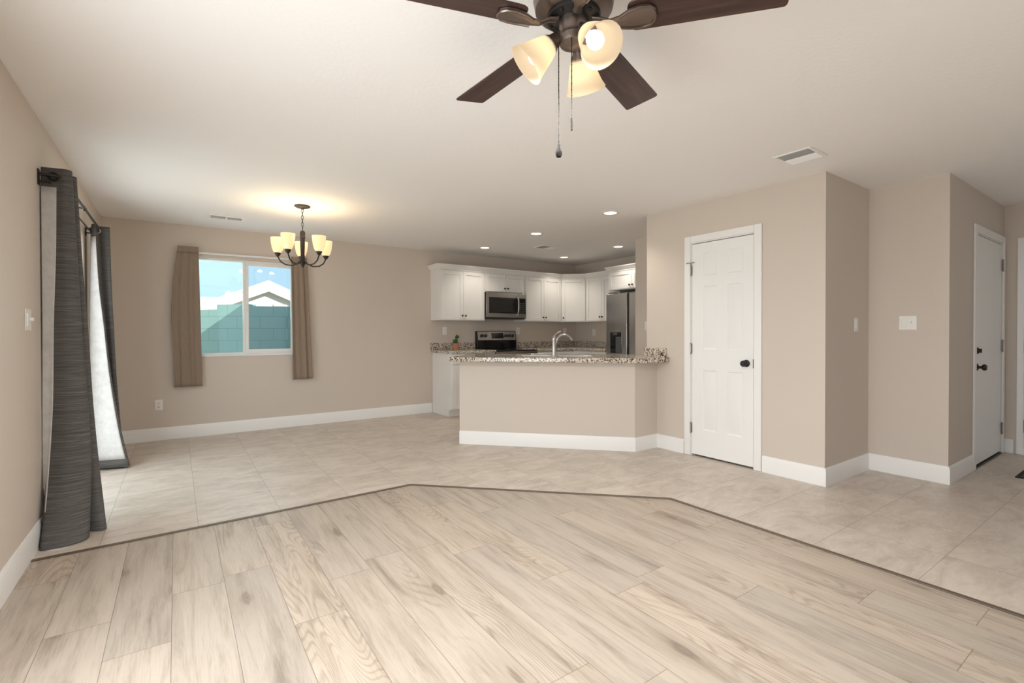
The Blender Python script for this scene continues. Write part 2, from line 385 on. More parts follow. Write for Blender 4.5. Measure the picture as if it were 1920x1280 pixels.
wall('wall_left', (XL, YR), (XL, YB), .13, 'beige left wall with the patio door behind grey curtains', [(.3-YR, 2.3-YR, .3, 1.8), (SD0-YR, SD1-YR, 0, SDZ)])  # first opening is added for the side fill light
wall('wall_back', (XL-.13, YB), (X3+.13, YB), .15, 'beige back wall with the dining window and the cooking run', [(WX0-XL+.13, WX1-XL+.13, WZ0, WZ1)])
wall('wall_kitchen', (XK, YB), (XK, YALC), .13, 'beige side wall of the kitchen behind the refrigerator')
mb = MB(); mb.prism([(XALC, YPK-.05), (XALC, YALC), (XK, YALC), (XK, YALC-.11), (XALC+.11, YALC-.11), (XALC+.11, YPK-.05)], 0, H)
struct('wall_alcove', mb, WALL, 'beige wing wall beside the refrigerator', 'wall', smooth=0)
wall('wall_pantry_back', (XALC+.11, YPK), (XP, YPK), .11, 'beige back side of the pantry facing the kitchen')
DP0, DP1, DPZ = 2.236, 2.868, 2.066
wall('wall_pantry', (XP, YPK-.11), (XP, YH), .11, 'bright beige pantry wall holding the six-panel door', [(YPK-.11-DP1, YPK-.11-DP0, 0, DPZ)])
wall('wall_hall', (XP+.11, YH), (X2, YH), .11, 'shaded beige wall stepping back right of the pantry')
wall('wall_switches', (X2, YH+.11), (X2, Y2), .11, 'beige wall with the wide double switch plate')
DG0, DG1, DGZ = 5.705, 6.67, 2.066
wall('wall_garage', (X2+.11, Y2), (X3+.13, Y2), .11, 'shaded beige wall holding the flat white door at right', [(DG0-X2-.11, DG1-X2-.11, 0, DGZ)])
DF0, DF1 = .085, 1.0
wall('wall_entry', (X3, Y2), (X3, YR), .13, 'beige entry wall at the right edge', [(Y2-DF1, Y2-DF0, 0, DGZ)])
wall('wall_light_block', (X3, YB), (X3, Y2+.11), .13, 'unseen outer wall added behind the pantry and kitchen to block sky light')  # added out of view so sky light does not leak into the pantry
wall('wall_rear', (X3+.13, YR), (XL-.13, YR), .13, 'beige rear wall', [(X3+.13-4.2, X3+.13-1.0, .45, 2.15)])  # unseen opening added to let in sun bounce and rear fill
# half wall of the peninsula
P1, P2, P3 = (2.513, 4.605), (3.784, 3.272), (XP, 3.272)
q = .11/math.sqrt(2)
mb = MB(); mb.prism([P1, P2, P3, (XP, 3.382), (P2[0]+.05, 3.382), (P1[0]+q, P1[1]+q)], 0, .895)
struct('wall_peninsula', mb, WALL, 'beige angled half wall under the granite peninsula', 'wall', smooth=0)

# ------------------------------------------------------------------ baseboards
def baseboard(name, pts, label, side=1):
    """moulding 13 mm thick, 140 mm high, swept along a polyline; side +1 = thickens to the left of the run"""
    prof = [(0, 0), (.013, 0), (.013, .115), (.009, .128), (.006, .14), (0, .14)]
    rows = []
    for d_, z in prof: rows.append([(x, y, z) for x, y in (offset_line(pts, d_*side) if d_ else pts)])
    n = len(pts); vs = [p for r in rows for p in r]; fs = []; k_ = len(prof)
    for i in range(k_):
        j = (i+1) % k_; fs += [(i*n+a, i*n+a+1, j*n+a+1, j*n+a) for a in range(n-1)]
    fs += [tuple(i*n for i in range(k_)), tuple(i*n+n-1 for i in range(k_))]
    mb = MB(); mb.add(vs, fs); return struct(name, mb, TRIM, label, 'baseboard', smooth=30)
baseboard('baseboard_left', [(XL, YR), (XL, SD0-.06)], 'white baseboard along the left wall up to the grey curtain', -1)
baseboard('baseboard_back', [(XL, SD1+.06), (XL, YB), (3.172, YB)], 'white baseboard under the dining window', -1)
baseboard('baseboard_peninsula', [P1, P2, (XP, P2[1]), (XP, DP1+.072)], 'white baseboard around the angled peninsula up to the pantry door', -1)
baseboard('baseboard_pantry', [(XP, DP0-.072), (XP, YH), (X2, YH), (X2, Y2), (DG0-.072, Y2)], 'white baseboard from the pantry door round to the flat white door', -1)
baseboard('baseboard_entry', [(X3, DF0-.07), (X3, YR)], 'white baseboard of the entry wall', -1)
mb = MB(); mb.box(X3-.013, X3, DF1+.068, Y2-.002, 0, .14)
struct('baseboard_corner', mb, TRIM, 'short white baseboard between the two white doors at right', 'baseboard', bevel=.004)

# ------------------------------------------------------------------ dining window
wn_ = thing('window_1', 'white sliding window over the dining area between taupe curtains', 'window', (WX0, YB, WZ0), kind='structure')
W_, Hh = WX1-WX0, WZ1-WZ0; yo = .062
mb = MB(); f = .028
mb.box(0, W_, yo, yo+.07, 0, f); mb.box(0, W_, yo, yo+.07, Hh-f, Hh); mb.box(0, f, yo, yo+.07, f, Hh-f); mb.box(W_-f, W_, yo, yo+.07, f, Hh-f)
mb.box(W_/2-.03, W_/2-.004, yo, yo+.05, f, Hh-f)
mb.build('window_frame', TRIM, wn_, bevel=.003)
mb = MB(); a0, a1 = W_/2-.004, W_-f; sf = .036
mb.box(a0, a1, yo+.005, yo+.04, f, f+sf); mb.box(a0, a1, yo+.005, yo+.04, Hh-f-sf, Hh-f); mb.box(a0, a0+.036, yo+.005, yo+.04, f+sf, Hh-f-sf); mb.box(a1-.02, a1, yo+.005, yo+.04, f+sf, Hh-f-sf)
sash = mb.build('sash', TRIM, wn_, bevel=.003)
mb = MB(); mb.box(a0+.036, a1-.02, yo+.02, yo+.026, f+sf, Hh-f-sf); p_ = mb.build('pane', GLASS2, sash, smooth=0); p_['label'] = 'darker screened pane'
mb = MB(); mb.box(a0+.008, a0+.026, yo-.01, yo+.005, Hh*.47, Hh*.47+.07); mb.box(a0+.012, a0+.022, yo-.018, yo-.01, Hh*.47+.02, Hh*.47+.045); mb.build('latch', PLATE, sash, bevel=.002)
mb = MB(); mb.box(f, W_/2-.03, yo+.03, yo+.036, f, Hh-f); mb.build('pane', GLASS1, wn_, smooth=0)
mb = MB(); mb.box(-.005, W_+.005, -.012, yo, -.012, .006); mb.build('window_sill', TRIM, wn_, bevel=.003)

# patio door in the left wall (behind the curtains)
pd = thing('door_4', 'white framed sliding glass patio door between the grey curtains', 'door', (XL, SD0, 0), PI/2, kind='structure')
L_ = SD1-SD0
mb = MB(); mb.box(0, .05, .03, .12, 0, SDZ); mb.box(L_-.05, L_, .03, .12, 0, SDZ); mb.box(.05, L_-.05, .03, .12, SDZ-.05, SDZ); mb.box(.05, L_-.05, .03, .12, 0, .05)
mb.build('door_frame', TRIM, pd, bevel=.003)
for i_, (a0, a1, yy) in enumerate(((.05, L_/2+.03, .045), (L_/2-.03, L_-.05, .08))):
    mb = MB(); mb.box(a0, a0+.06, yy, yy+.03, .05, SDZ-.05); mb.box(a1-.06, a1, yy, yy+.03, .05, SDZ-.05); mb.box(a0+.06, a1-.06, yy, yy+.03, .05, .14); mb.box(a0+.06, a1-.06, yy, yy+.03, SDZ-.12, SDZ-.05)
    sp_ = mb.build('sliding_panel', TRIM, pd, bevel=.003)
    mb = MB(); mb.box(a0+.06, a1-.06, yy+.012, yy+.018, .14, SDZ-.12); mb.build('pane', GLASSD, sp_, smooth=0)
# unseen frames added around the invented side and rear fill-light openings
for nm, T_, w_ in (('fill_opening_left', TR(XL, .3, .45) @ RZ(PI/2), 2.0), ('fill_opening_rear', TR(1.0, YR, .45), 3.2)):
    mb = MB(); s_ = 1 if nm == 'fill_opening_left' else -1
    zb = -.15 if s_ > 0 else 0
    for b_ in ((0, w_, zb, zb+.05), (0, w_, 1.65+min(zb, 0)*2.34, 1.7+min(zb, 0)*2.34), (0, .05, zb+.05, 1.65+zb*2.34), (w_-.05, w_, zb+.05, 1.65+zb*2.34)):
        mb.box(b_[0], b_[1], .0, .03*s_, b_[2], b_[3], T_)
    struct(nm, mb, TRIM, 'unseen white frame added around a fill-light opening' + (' in the left wall' if s_ > 0 else ' in the rear wall'), 'window', bevel=.003)

# ------------------------------------------------------------------ doors
def panel_leaf(w_, h_, cols, rows, th=.035, rec=.008):
    """six-panel leaf; front at y=0 (faces -Y)"""
    mb = MB(); mb.box(0, w_, .0115, th, 0, h_)
    xs = [0]+[v for c_ in cols for v in c_]+[w_]; zs = [0]+[v for r in rows for v in r]+[h_]
    for i in range(0, len(xs), 2): mb.box(xs[i], xs[i+1], 0, .012, 0, h_)
    for (x0, x1) in cols:
        for i in range(0, len(zs), 2): mb.box(x0, x1, 0, .012, zs[i], zs[i+1])
        for (z0, z1) in rows:
            o = 0.012; i_ = .032
            vs = [(x0, 0, z0), (x1, 0, z0), (x1, 0, z1), (x0, 0, z1)]
            ins = lambda d, y: [(x0+d, y, z0+d), (x1-d, y, z0+d), (x1-d, y, z1-d), (x0+d, y, z1-d)]
            rings = [vs, ins(.008, rec), ins(.014, rec), ins(.032, .002)]
            vv = [p for r in rings for p in r]; ff = []
            for k_ in range(3): ff += [(k_*4+j, k_*4+(j+1) % 4, k_*4+4+(j+1) % 4, k_*4+4+j) for j in range(4)]
            ff.append((12, 13, 14, 15)); mb.add(vv, ff)
    return mb
def knob_mb(T, r=.028):
    mb = MB(); mb.lathe([(.032, 0), (.032, .005), (.024, .010), (.012, .014), (.011, .030), (.020, .036), (r, .046), (r, .056), (.020, .066), (0.0001, .069)], 20, T); return mb
def casing(parent, x0, x1, z1, wd=.066, th=.016, depth=.11, name='door_casing'):
    mb = MB(); mb.box(x0-wd, x0, -th, 0, 0, z1+wd); mb.box(x1, x1+wd, -th, 0, 0, z1+wd); mb.box(x0, x1, -th, 0, z1, z1+wd)
    o = mb.build(name, TRIM, parent, bevel=.006, seg=3)
    mb = MB(); mb.box(x0, x0+.008, 0, depth, 0, z1); mb.box(x1-.008, x1, 0, depth, 0, z1); mb.box(x0+.008, x1-.008, 0, depth, z1-.008, z1)
    mb.box(x0+.008, x0+.018, .045, .075, 0, z1-.008); mb.box(x1-.018, x1-.008, .045, .075, 0, z1-.008); mb.box(x0+.018, x1-.018, .045, .075, z1-.018, z1-.008)
    mb.build('door_jamb', TRIM, parent); return o
def hinge_mb(x, z, h_=.09):
    mb = MB(); mb.tube([(x, -.008, z-h_/2), (x, -.008, z+h_/2)], .0065, 8); mb.box(x-.012, x+.012, -.003, .002, z-h_/2, z+h_/2)
    mb.ball((x, -.008, z+h_/2+.004), .007); mb.ball((x, -.008, z-h_/2-.004), .007); return mb
d1 = thing('door_1', 'white six-panel pantry door with dark round knob', 'door', (XP, DP1, 0), -PI/2, kind='structure')
WD = DP1-DP0
casing(d1, 0, WD, DPZ)
lw = WD-.022
leaf = panel_leaf(lw, 2.032, [(.120, .262), (.366, .515)], [(.245, .82), (1.02, 1.62), (1.72, 1.935)]).build('door_leaf', DOORW, d1, loc=(.011, .002, .018), smooth=20)
d = leaf
kb = knob_mb(AX((0, -1, 0))).build('knob', BRONZE, leaf, loc=(lw-.062, 0, .905))
mb = MB(); mb.box(lw-.004, lw+.001, -.001, .024, .865, .945); mb.build('latch_plate', BRONZE, leaf)
for z in (.27, 1.04, 1.80):
    hinge_mb(.004, z).build('hinge', HINGE, d1, loc=(0, -.002, 0))
mb = MB(); mb.tube([(-.03, -.022, 1.872), (.045, -.022, 1.872)], .004, 8); mb.ball((-.03, -.022, 1.872), .007); mb.ball((.045, -.022, 1.872), .007)
mb.tube([(.004, -.022, 1.872), (.004, -.010, 1.86)], .004, 6); ds = mb.build('hinge_stop', HINGE, d1); ds['label'] = 'hinge-pin door stop'
mb = MB(); mb.box(0, WD, .3, .31, 0, DPZ); 
d2 = thing('door_2', 'flat white door with dark knob and deadbolt on the shaded entry wall', 'door', (DG0, Y2, 0), 0, kind='structure')
WG = DG1-DG0; casing(d2, 0, WG, DGZ)
mb = MB(); mb.box(0, WG-.024, 0, .04, 0, 2.03); leaf = mb.build('door_leaf', DOORW, d2, loc=(.012, .004, .022), bevel=.002)
knob_mb(AX((0, -1, 0))).build('knob', BRONZE, leaf, loc=(.075, 0, .865))
mb = MB(); mb.lathe([(.03, 0), (.03, .008), (.022, .014), (.0001, .015)], 20, AX((0, -1, 0))); mb.box(-.006, .006, -.034, -.012, -.018, .018); mb.build('deadbolt', BRONZE, leaf, loc=(.075, 0, 1.01), bevel=.002)
for z in (.25, 1.06, 1.85): hinge_mb(WG-.004, z, .10).build('hinge', HINGE, d2, loc=(0, -.002, 0))
mb = MB(); mb.box(0, WG, -.01, .11, 0, .012); th_ = mb.build('threshold', BRONZE, d2, bevel=.003); th_['label'] = 'dark threshold'
d3 = thing('door_3', 'white front door cut by the right edge of the photo', 'door', (X3, DF1, 0), -PI/2, kind='structure')
WF = DF1-DF0; casing(d3, 0, WF, DGZ, .05)
leaf = panel_leaf(WF-.022, 2.032, [(.14, .38), (.53, .77)], [(.245, .82), (1.02, 1.62), (1.72, 1.935)], .042).build('door_leaf', DOORW, d3, loc=(.011, .004, .018), smooth=20)
for z in (.28, 1.05, 1.83): hinge_mb(.004, z, .10).build('hinge', HINGE, d3, loc=(0, -.002, 0))

# ------------------------------------------------------------------ wall plates
def outlet(label, loc, rz, kind='outlet', gang=1, group='electrical outlets'):
    t = thing('wall_outlet' if kind == 'outlet' else 'light_switch', label, 'outlet' if kind == 'outlet' else 'light switch', loc, rz, group)
    w_ = .072 if gang == 1 else .118
    mb = MB(); mb.box(-w_/2, w_/2, -.006, 0, -.058, .058); pl = mb.build('cover_plate', PLATE, t, bevel=.003)
    if kind == 'outlet':
        for z in (-.02, .02):
            mb = MB(); T = TR(0, -.0062, z) @ AX((0, -1, 0)); mb.lathe([(.017, 0), (.017, .002), (.0155, .003)], 20, T); r_ = mb.build('receptacle', PLATE, t)
            mb = MB()
            mb.box(-.0085, -.006, -.0098, -.009, z-.001, z+.009); mb.box(.006, .0085, -.0098, -.009, z, z+.008); mb.box(-.003, .003, -.0098, -.009, z-.011, z-.005)
            mb.build('slots', PLATED, r_)
    else:
        n = gang
        for g in range(n):
            xx = 0 if n == 1 else (-.023 if g == 0 else .023)
            if kind == 'toggle' and (n == 1 or g == 1):
                mb = MB(); mb.box(xx-.005, xx+.005, -.022, -.005, -.004, .012); mb.build('toggle', PLATE, t, bevel=.002)
            else:
                mb = MB(); mb.box(xx-.0165, xx+.0165, -.010, -.005, -.034, .034); mb.build('rocker', PLATE, t, bevel=.002)
    return t
outlet('white outlet low on the back wall below the left taupe curtain', (-.165, YB, .396), 0)
outlet('white outlet above the granite left of the range, over the cactus', (3.392, YB, 1.231), 0)
outlet('white outlet just right of the range on the kitchen back wall', (4.778, YB, 1.233), 0)
outlet('white outlet above the backsplash seen just right of the faucet handle', (5.835, YB, 1.222), 0)
outlet('white outlet on the kitchen side wall left of the refrigerator', (XK, 6.195, 1.204), -PI/2)
outlet('white outlet on the front of the angled peninsula half wall', (3.037, 4.081, .660), -math.atan2(1.333, 1.271))
outlet('white switch plate on the left wall before the grey curtain', (XL, 3.56, 1.268), PI/2, 'toggle', 2, 'light switches')
outlet('narrow white switch on the shaded wall right of the pantry', (4.698, YH, 1.26), 0, 'rocker', 1, 'light switches')
outlet('wide white double switch plate on the lit wall right of the pantry', (X2, 1.403, 1.273), -PI/2, 'toggle', 2, 'light switches')
outlet('white switch plate on the refrigerator wing wall behind the pantry corner', (XALC, 4.135, 1.285), -PI/2, 'rocker', 1, 'light switches')

# ------------------------------------------------------------------ kitchen cabinets
def shaker(w_, h_, rail=.055, th=.02):
    mb = MB(); mb.box(0, rail, 0, th, 0, h_); mb.box(w_-rail, w_, 0, th, 0, h_); mb.box(rail, w_-rail, 0, th, 0, rail); mb.box(rail, w_-rail, 0, th, h_-rail, h_)
    mb.box(rail, w_-rail, .009, th, rail, h_-rail); return mb
def small_knob(parent, x, z):
    mb = MB(); mb.lathe([(.006, 0), (.005, .012), (.013, .018), (.0145, .024), (.010, .030), (.0001, .031)], 14, AX((0, -1, 0))); return mb.build('knob', BRONZE, parent, loc=(x, 0, z))
def add_door(parent, x0, x1, z0, z1, kx, kz, name='door'):
    o = shaker(x1-x0, z1-z0).build(name, CABW, parent, bevel=.0015, seg=1, loc=(x0, -.021, z0))
    if kx is not None: small_knob(o, kx-x0, kz-z0)
    return o
def wall_cabinet(label, loc, rz, w_, d_, z0, z1, ndoor=2, knob_z=None, ff=.02, knobs_side=0, poly=None, nogap=.004):
    t = thing('wall_cabinet', label, 'cabinet', (loc[0], loc[1], z0), rz, 'white upper kitchen cabinets')
    mb = MB()
    if poly: mb.prism(poly, 0, z1-z0)
    else: mb.box(0.001, w_-.001, 0, d_, 0, z1-z0)
    mb.build('carcass', CABW, t, bevel=.0015, seg=1)
    h_ = z1-z0; kz = (knob_z-z0)
    if ndoor == 2:
        add_door(t, ff, w_/2-nogap/2, .012, h_-.02, w_/2-.028, kz); add_door(t, w_/2+nogap/2, w_-ff, .012, h_-.02, w_/2+.028, kz)
    else: add_door(t, ff, w_-ff, .012, h_-.02, ff+.03, kz)
    return t
UZ0, UZ1 = 1.385, 2.14
YU = 6.38; DU = YB-YU-.002
wall_cabinet('tall white upper cabinet at the left end, left of the microwave', (3.155, YU), 0, .773, DU, UZ0, UZ1, knob_z=1.455)
wall_cabinet('short white upper cabinet above the microwave', (3.928, YU), 0, .762, DU, 1.835, UZ1, knob_z=1.90)
wall_cabinet('white two-door upper cabinet right of the microwave', (4.69, YU), 0, .792, DU, UZ0, UZ1, knob_z=1.455)
a = math.radians(-45); Lw = .427
Rm = RZ(-a)
cpoly = [tuple((Rm @ Vector((x-5.4825, y-YU, 0)))[:2]) for x, y in ((5.4825, 6.684), (5.4825, YU), (5.785, 6.0775), (6.088, 6.0775), (6.088, 6.684))]
wall_cabinet('angled single-door white upper cabinet in the kitchen corner', (5.4825, YU), a, Lw, 0, UZ0, UZ1, ndoor=1, knob_z=1.455, ff=.012, poly=cpoly)
wall_cabinet('white two-door upper cabinet between the corner cabinet and the refrigerator', (5.785, 6.0765), -PI/2, .771, .303, UZ0, UZ1, knob_z=1.46)
wall_cabinet('deep white cabinet above the refrigerator', (5.52, 5.285), -PI/2, .93, .568, 1.845, UZ1, knob_z=1.905, ff=.012)
# crown mouldings
def crown(label, pts, z0, side, cap_poly):
    prof = [(0, 0), (.012, 0), (.012, .015), (.030, .032), (.048, .060), (.055, .064), (.055, .078), (0, .078)]
    n = len(pts); rows = [[(x, y, z0+z) for x, y in offset_line(pts, d_*side)] for d_, z in prof]; k_ = len(prof)
    vs = [p for r in rows for p in r]; fs = []
    for i in range(k_-1): fs += [(i*n+q_, i*n+q_+1, (i+1)*n+q_+1, (i+1)*n+q_) for q_ in range(n-1)]
    fs += [tuple(i*n for i in range(k_)), tuple(i*n+n-1 for i in range(k_))]
    mb = MB(); mb.add(vs, fs); return tag(mb.build('crown_moulding', CABW, smooth=25), label, 'crown moulding', 'cabinet crown mouldings')
crown('long white crown moulding along the tops of the upper cabinets', [(3.155, YB-.004), (3.155, YU), (5.4825, YU), (5.785, 6.0775), (5.785, 5.345)], 2.13, -1, None)
crown('short white crown moulding above the refrigerator cabinet', [(5.70, 5.286), (5.52, 5.286), (5.52, 4.36)], 2.13, -1, None)

# base cabinets
CT = .905    # underside of granite
def base_cabinet(label, loc, rz, w_, d_, doors, drawers=True, name='base_cabinet', hollow=False):
    t = thing(name, label, 'cabinet', (loc[0], loc[1], 0), rz, 'white base kitchen cabinets')
    mb = MB(); mb.box(.001, w_-.001, .07, d_, 0, .105)
    if hollow:
        for b_ in ((.001, .019, 0, d_), (w_-.019, w_-.001, 0, d_), (.019, w_-.019, d_-.018, d_)): mb.box(*b_, .105, .89)
        mb.box(.019, w_-.019, 0, .018, .80, .89); mb.box(.019, w_-.019, 0, d_-.018, .105, .123)
    else: mb.box(.001, w_-.001, 0, d_, .105, CT-.002)
    mb.build('carcass', CABW, t, bevel=.002, seg=1)
    n = doors; cw = (w_-.03)/n
    for i in range(n):
        x0 = .015+i*cw+.003; x1 = .015+(i+1)*cw-.003
        if drawers:
            mb = MB(); mb.box(0, x1-x0, 0, .02, 0, .135); o = mb.build('drawer', CABW, t, bevel=.003, loc=(x0, -.021, .752)); small_knob(o, (x1-x0)/2, .068)
            add_door(t, x0, x1, .12, .738, x1-.03 if i < n/2 else x0+.03, .69)
        else: add_door(t, x0, x1, .12, .885, x1-.03 if i < n/2 else x0+.03, .83)
    return t
base_cabinet('white base cabinet under the granite at the left end of the kitchen', (3.18, 6.08), 0, .742, .602, 2)
base_cabinet('white base cabinet right of the range in the corner', (4.70, 6.08), 0, .78, .602, 2)
base_cabinet('white base cabinet under the side counter left of the refrigerator', (5.485, 6.078), -PI/2, .77, .602, 2)
dd = Vector((P2[0]-P1[0], P2[1]-P1[1])).normalized(); nn = Vector((-dd.y, dd.x))
pa = math.atan2(dd.y, dd.x)
# the sink base opens to the kitchen: its front faces away from the room
pc = Vector(P1)+dd*1.60+nn*.745
base_cabinet('white sink base cabinet on the kitchen side of the peninsula', (pc.x, pc.y), pa+PI, 1.58, .63, 4, hollow=True)

# granite counters
def slab(parent, poly, z0, z1, hole=None, name='slab', bevel=.008):
    me = bpy.data.meshes.new(name); bm = bmesh.new()
    def loop(pts):
        vs = [bm.verts.new((x, y, z1)) for x, y in pts]; return [bm.edges.new((vs[i], vs[(i+1) % len(vs)])) for i in range(len(vs))]
    ed = loop(poly)
    if hole: ed += loop(hole)
    bmesh.ops.triangle_fill(bm, use_beauty=True, use_dissolve=False, edges=ed)
    g = bmesh.ops.extrude_face_region(bm, geom=bm.faces[:]); bmesh.ops.translate(bm, vec=(0, 0, z0-z1), verts=[v for v in g['geom'] if isinstance(v, bmesh.types.BMVert)])
    bmesh.ops.recalc_face_normals(bm, faces=bm.faces[:]); bm.to_mesh(me); bm.free(); me.materials.append(GRAN)
    o = bpy.data.objects.new(name, me); C.objects.link(o); o.parent = parent
    if bevel:
        q_ = o.modifiers.new('bevel', 'BEVEL'); q_.width = bevel; q_.segments = 2; q_.limit_method = 'ANGLE'; q_.angle_limit = math.radians(50)
    return o
G0, G1 = CT, .942
t = thing('granite_countertop', 'short speckled granite countertop left of the range with backsplash', 'countertop', (3.15, YB, 0))
slab(t, [(0, -.002), (0, -.625), (.02, -.645), (.776, -.645), (.776, -.002)], G0, G1)
mb = MB(); mb.box(0, .776, -.022, -.002, G1, 1.045); mb.build('backsplash', GRAN, t, bevel=.003)
t = thing('granite_countertop', 'L-shaped speckled granite countertop in the kitchen corner right of the range', 'countertop', (4.692, YB, 0))
slab(t, [(0, -.002), (0, -.645), (.763, -.645), (.763, -1.375), (1.396, -1.375), (1.396, -.002)], G0, G1)
mb = MB(); mb.box(0, 1.376, -.022, -.002, G1, 1.045); mb.box(1.376, 1.396, -1.375, -.002, G1, 1.045); mb.build('backsplash', GRAN, t, bevel=.003)
t = thing('granite_countertop', 'long angled speckled granite countertop on the peninsula', 'countertop', (0, 0, 0))
s0 = Vector((2.368, 4.520))
def arc(c_, r, a0, a1, n=6): return [(c_[0]+r*math.cos(a0+(a1-a0)*i/n), c_[1]+r*math.sin(a0+(a1-a0)*i/n)) for i in range(n+1)]
f1 = Vector((3.66, 3.225)); bk = s0+Vector((1, 1))*.63
poly = [(s0.x-.005, s0.y+.035), (s0.x+.012, s0.y-.012), (f1.x, f1.y), (3.73, 3.165), (3.82, 3.125), (3.92, 3.112), (XP-.003, 3.112), (XP-.003, YPK+.004), (4.86, YPK+.004), (bk.x, bk.y)]
# sink hole, in the slab's frame
SC = Vector((3.60, 4.225)); e1 = dd; e2 = nn
def sp2(u, v): q_ = SC+e1*u+e2*v; return (q_.x, q_.y)
hole = [sp2(-.37, -.20), sp2(.37, -.20), sp2(.37, .20), sp2(-.37, .20)]
slab(t, poly, .895, .943, hole)
mb = MB(); mb.box(XP-.022, XP-.002, 3.15, YPK+.02, .943, 1.036); mb.build('backsplash', GRAN, t, bevel=.003)
# sink
t = thing('kitchen_sink', 'stainless steel sink set into the peninsula countertop behind the faucet', 'sink', (SC.x, SC.y, .943), pa)
mb = MB()
def rr(a_, b_, z): return [(-a_, -b_, z), (a_, -b_, z), (a_, b_, z), (-a_, b_, z)]
rings = [rr(.395, .235, .0005), rr(.395, .235, .006), rr(.362, .192, .006), rr(.352, .182, -.02), rr(.34, .17, -.19), rr(.33, .16, -.2)]
vv = [p for r in rings for p in r]; ff = []
for k_ in range(5): ff += [(k_*4+j, k_*4+(j+1) % 4, k_*4+4+(j+1) % 4, k_*4+4+j) for j in range(4)]
ff.append((20, 21, 22, 23)); mb.add(vv, ff); mb.build('basin', STEEL, t, bevel=.004)
mb = MB(); mb.lathe([(.04, -.199), (.04, -.196), (.02, -.198)], 20); mb.build('drain', NICKEL, t)
# faucet
FX = Vector((3.365, 4.035))
t = thing('kitchen_faucet', 'brushed nickel faucet with arched spout on the peninsula', 'faucet', (FX.x, FX.y, .9435), math.radians(-22))
mb = MB(); mb.lathe([(.034, 0), (.034, .006), (.026, .012), (.0235, .05), (.0225, .17), (.0245, .178), (.0245, .192), (.021, .205), (.012, .215), (.0001, .217)], 20); mb.build('faucet_body', NICKEL, t)
pts = []
for i in range(13):
    a_ = PI*(.80-.80*i/12)+.06; pts.append((.115+.098*math.cos(a_)*1.0, 0, .125+.105*math.sin(a_)))
pts = [(.015, 0, .115)]+pts[:11]
mb = MB(); mb.tube(pts, [.014]*8+[.015, .016, .018, .019], 12); mb.build('spout', NICKEL, t)
mb = MB(); mb.tube([(-.004, 0, .205), (.02, 0, .235), (.05, 0, .255), (.08, 0, .268)], [.016, .011, .008, .007], 10); mb.build('handle', NICKEL, t)

# range
t = thing('range', 'black and stainless electric range between the granite counters', 'range', (3.931, 6.03, 0))
mb = MB(); mb.box(0, .756, .03, .64, .0, .915); mb.build('body', BLACKP, t, bevel=.004)
mb = MB(); mb.box(-.002, .758, -.005, .57, .915, .935); ck = mb.build('cooktop', BLACKG, t, bevel=.004); ck['label'] = 'black glass cooktop'
for bx, by, br_ in ((.2, .14, .10), (.56, .14, .08), (.2, .40, .08), (.56, .40, .10)):
    mb = MB(); mb.lathe([(br_, .9352), (br_, .9356), (br_-.004, .9356), (br_-.004, .9352)], 28, TR(bx, by, 0), cap=False); mb.build('burner_ring', GREYP, ck)
mb = MB(); mb.box(.01, .746, 0, .03, .28, .80); od = mb.build('oven_door', STEEL, t, bevel=.006)
mb = MB(); mb.box(.11, .646, -.003, .001, .38, .66); mb.build('oven_window', BLACKG, od)
mb = MB(); mb.tube([(.06, -.001, .745), (.06, -.045, .745), (.70, -.045, .745), (.70, -.001, .745)], .011, 10); mb.build('handle', NICKEL, od)
mb = MB(); mb.box(.01, .746, 0, .03, .07, .27); dw = mb.build('drawer', STEEL, t, bevel=.006)
mb = MB(); mb.box(-.002, .758, -.004, .03, .81, .914); mb.build('front_trim', STEEL, t, bevel=.004)
mb = MB(); mb.prism([(.575, .935), (.654, .935), (.654, 1.225), (.605, 1.225), (.575, 1.075)], 0, .756, Matrix(((0, 0, 1, 0), (1, 0, 0, 0), (0, 1, 0, 0), (0, 0, 0, 1)))); bgd = mb.build('back_guard', BLACKG, t, bevel=.003)
Tb = TR(0, .574, 1.073) @ Matrix.Rotation(-math.atan2(.03, .15), 4, 'X')
mb = MB(); mb.box(.012, .744, -.004, .002, .006, .148, Tb); cp = mb.build('control_panel', STEEL, t, bevel=.003)
mb = MB(); mb.box(.27, .50, -.0065, -.003, .035, .125, Tb); mb.build('display', BLACKG, cp, bevel=.001)
for kx in (.085, .155, .545, .613, .682):
    mb = MB(); mb.lathe([(.027, 0), (.026, .012), (.021, .016), (.020, .026), (.0001, .027)], 18, Tb @ TR(kx, -.004, .078) @ AX((0, -1, 0))); mb.build('knob', BLACKP, cp)

# microwave
t = thing('microwave_oven', 'stainless over-the-range microwave below the short cabinet', 'microwave', (3.931, 6.33, 1.42))
mb = MB(); mb.box(0, .756, .03, .352, .002, .412); mb.build('housing', BLACKP, t, bevel=.003)
mb = MB(); mb.box(0, .60, 0, .03, .02, .415); md = mb.build('door', STEEL, t, bevel=.005)
mb = MB(); mb.box(.045, .598, -.003, .001, .085, .335); gw = mb.build('window', BLACKG, md, bevel=.002)
mb = MB(); mb.box(.10, .50, -.0036, -.0028, .11, .29); mb.build('window_mesh', BLACKP, gw)
mb = MB(); mb.box(.602, .756, 0, .03, .02, .415); mp2 = mb.build('control_frame', STEEL, t, bevel=.005)
mb = MB(); mb.box(.603, .742, -.003, .001, .085, .335); mb.build('keypad', BLACKG, mp2, bevel=.002)
for i in range(6):
    for j in range(3):
        mb = MB(); mb.box(.632+j*.034, .652+j*.034, -.0042, -.0028, .095+i*.03, .107+i*.03); mb.build('key', GREYP, mp2)
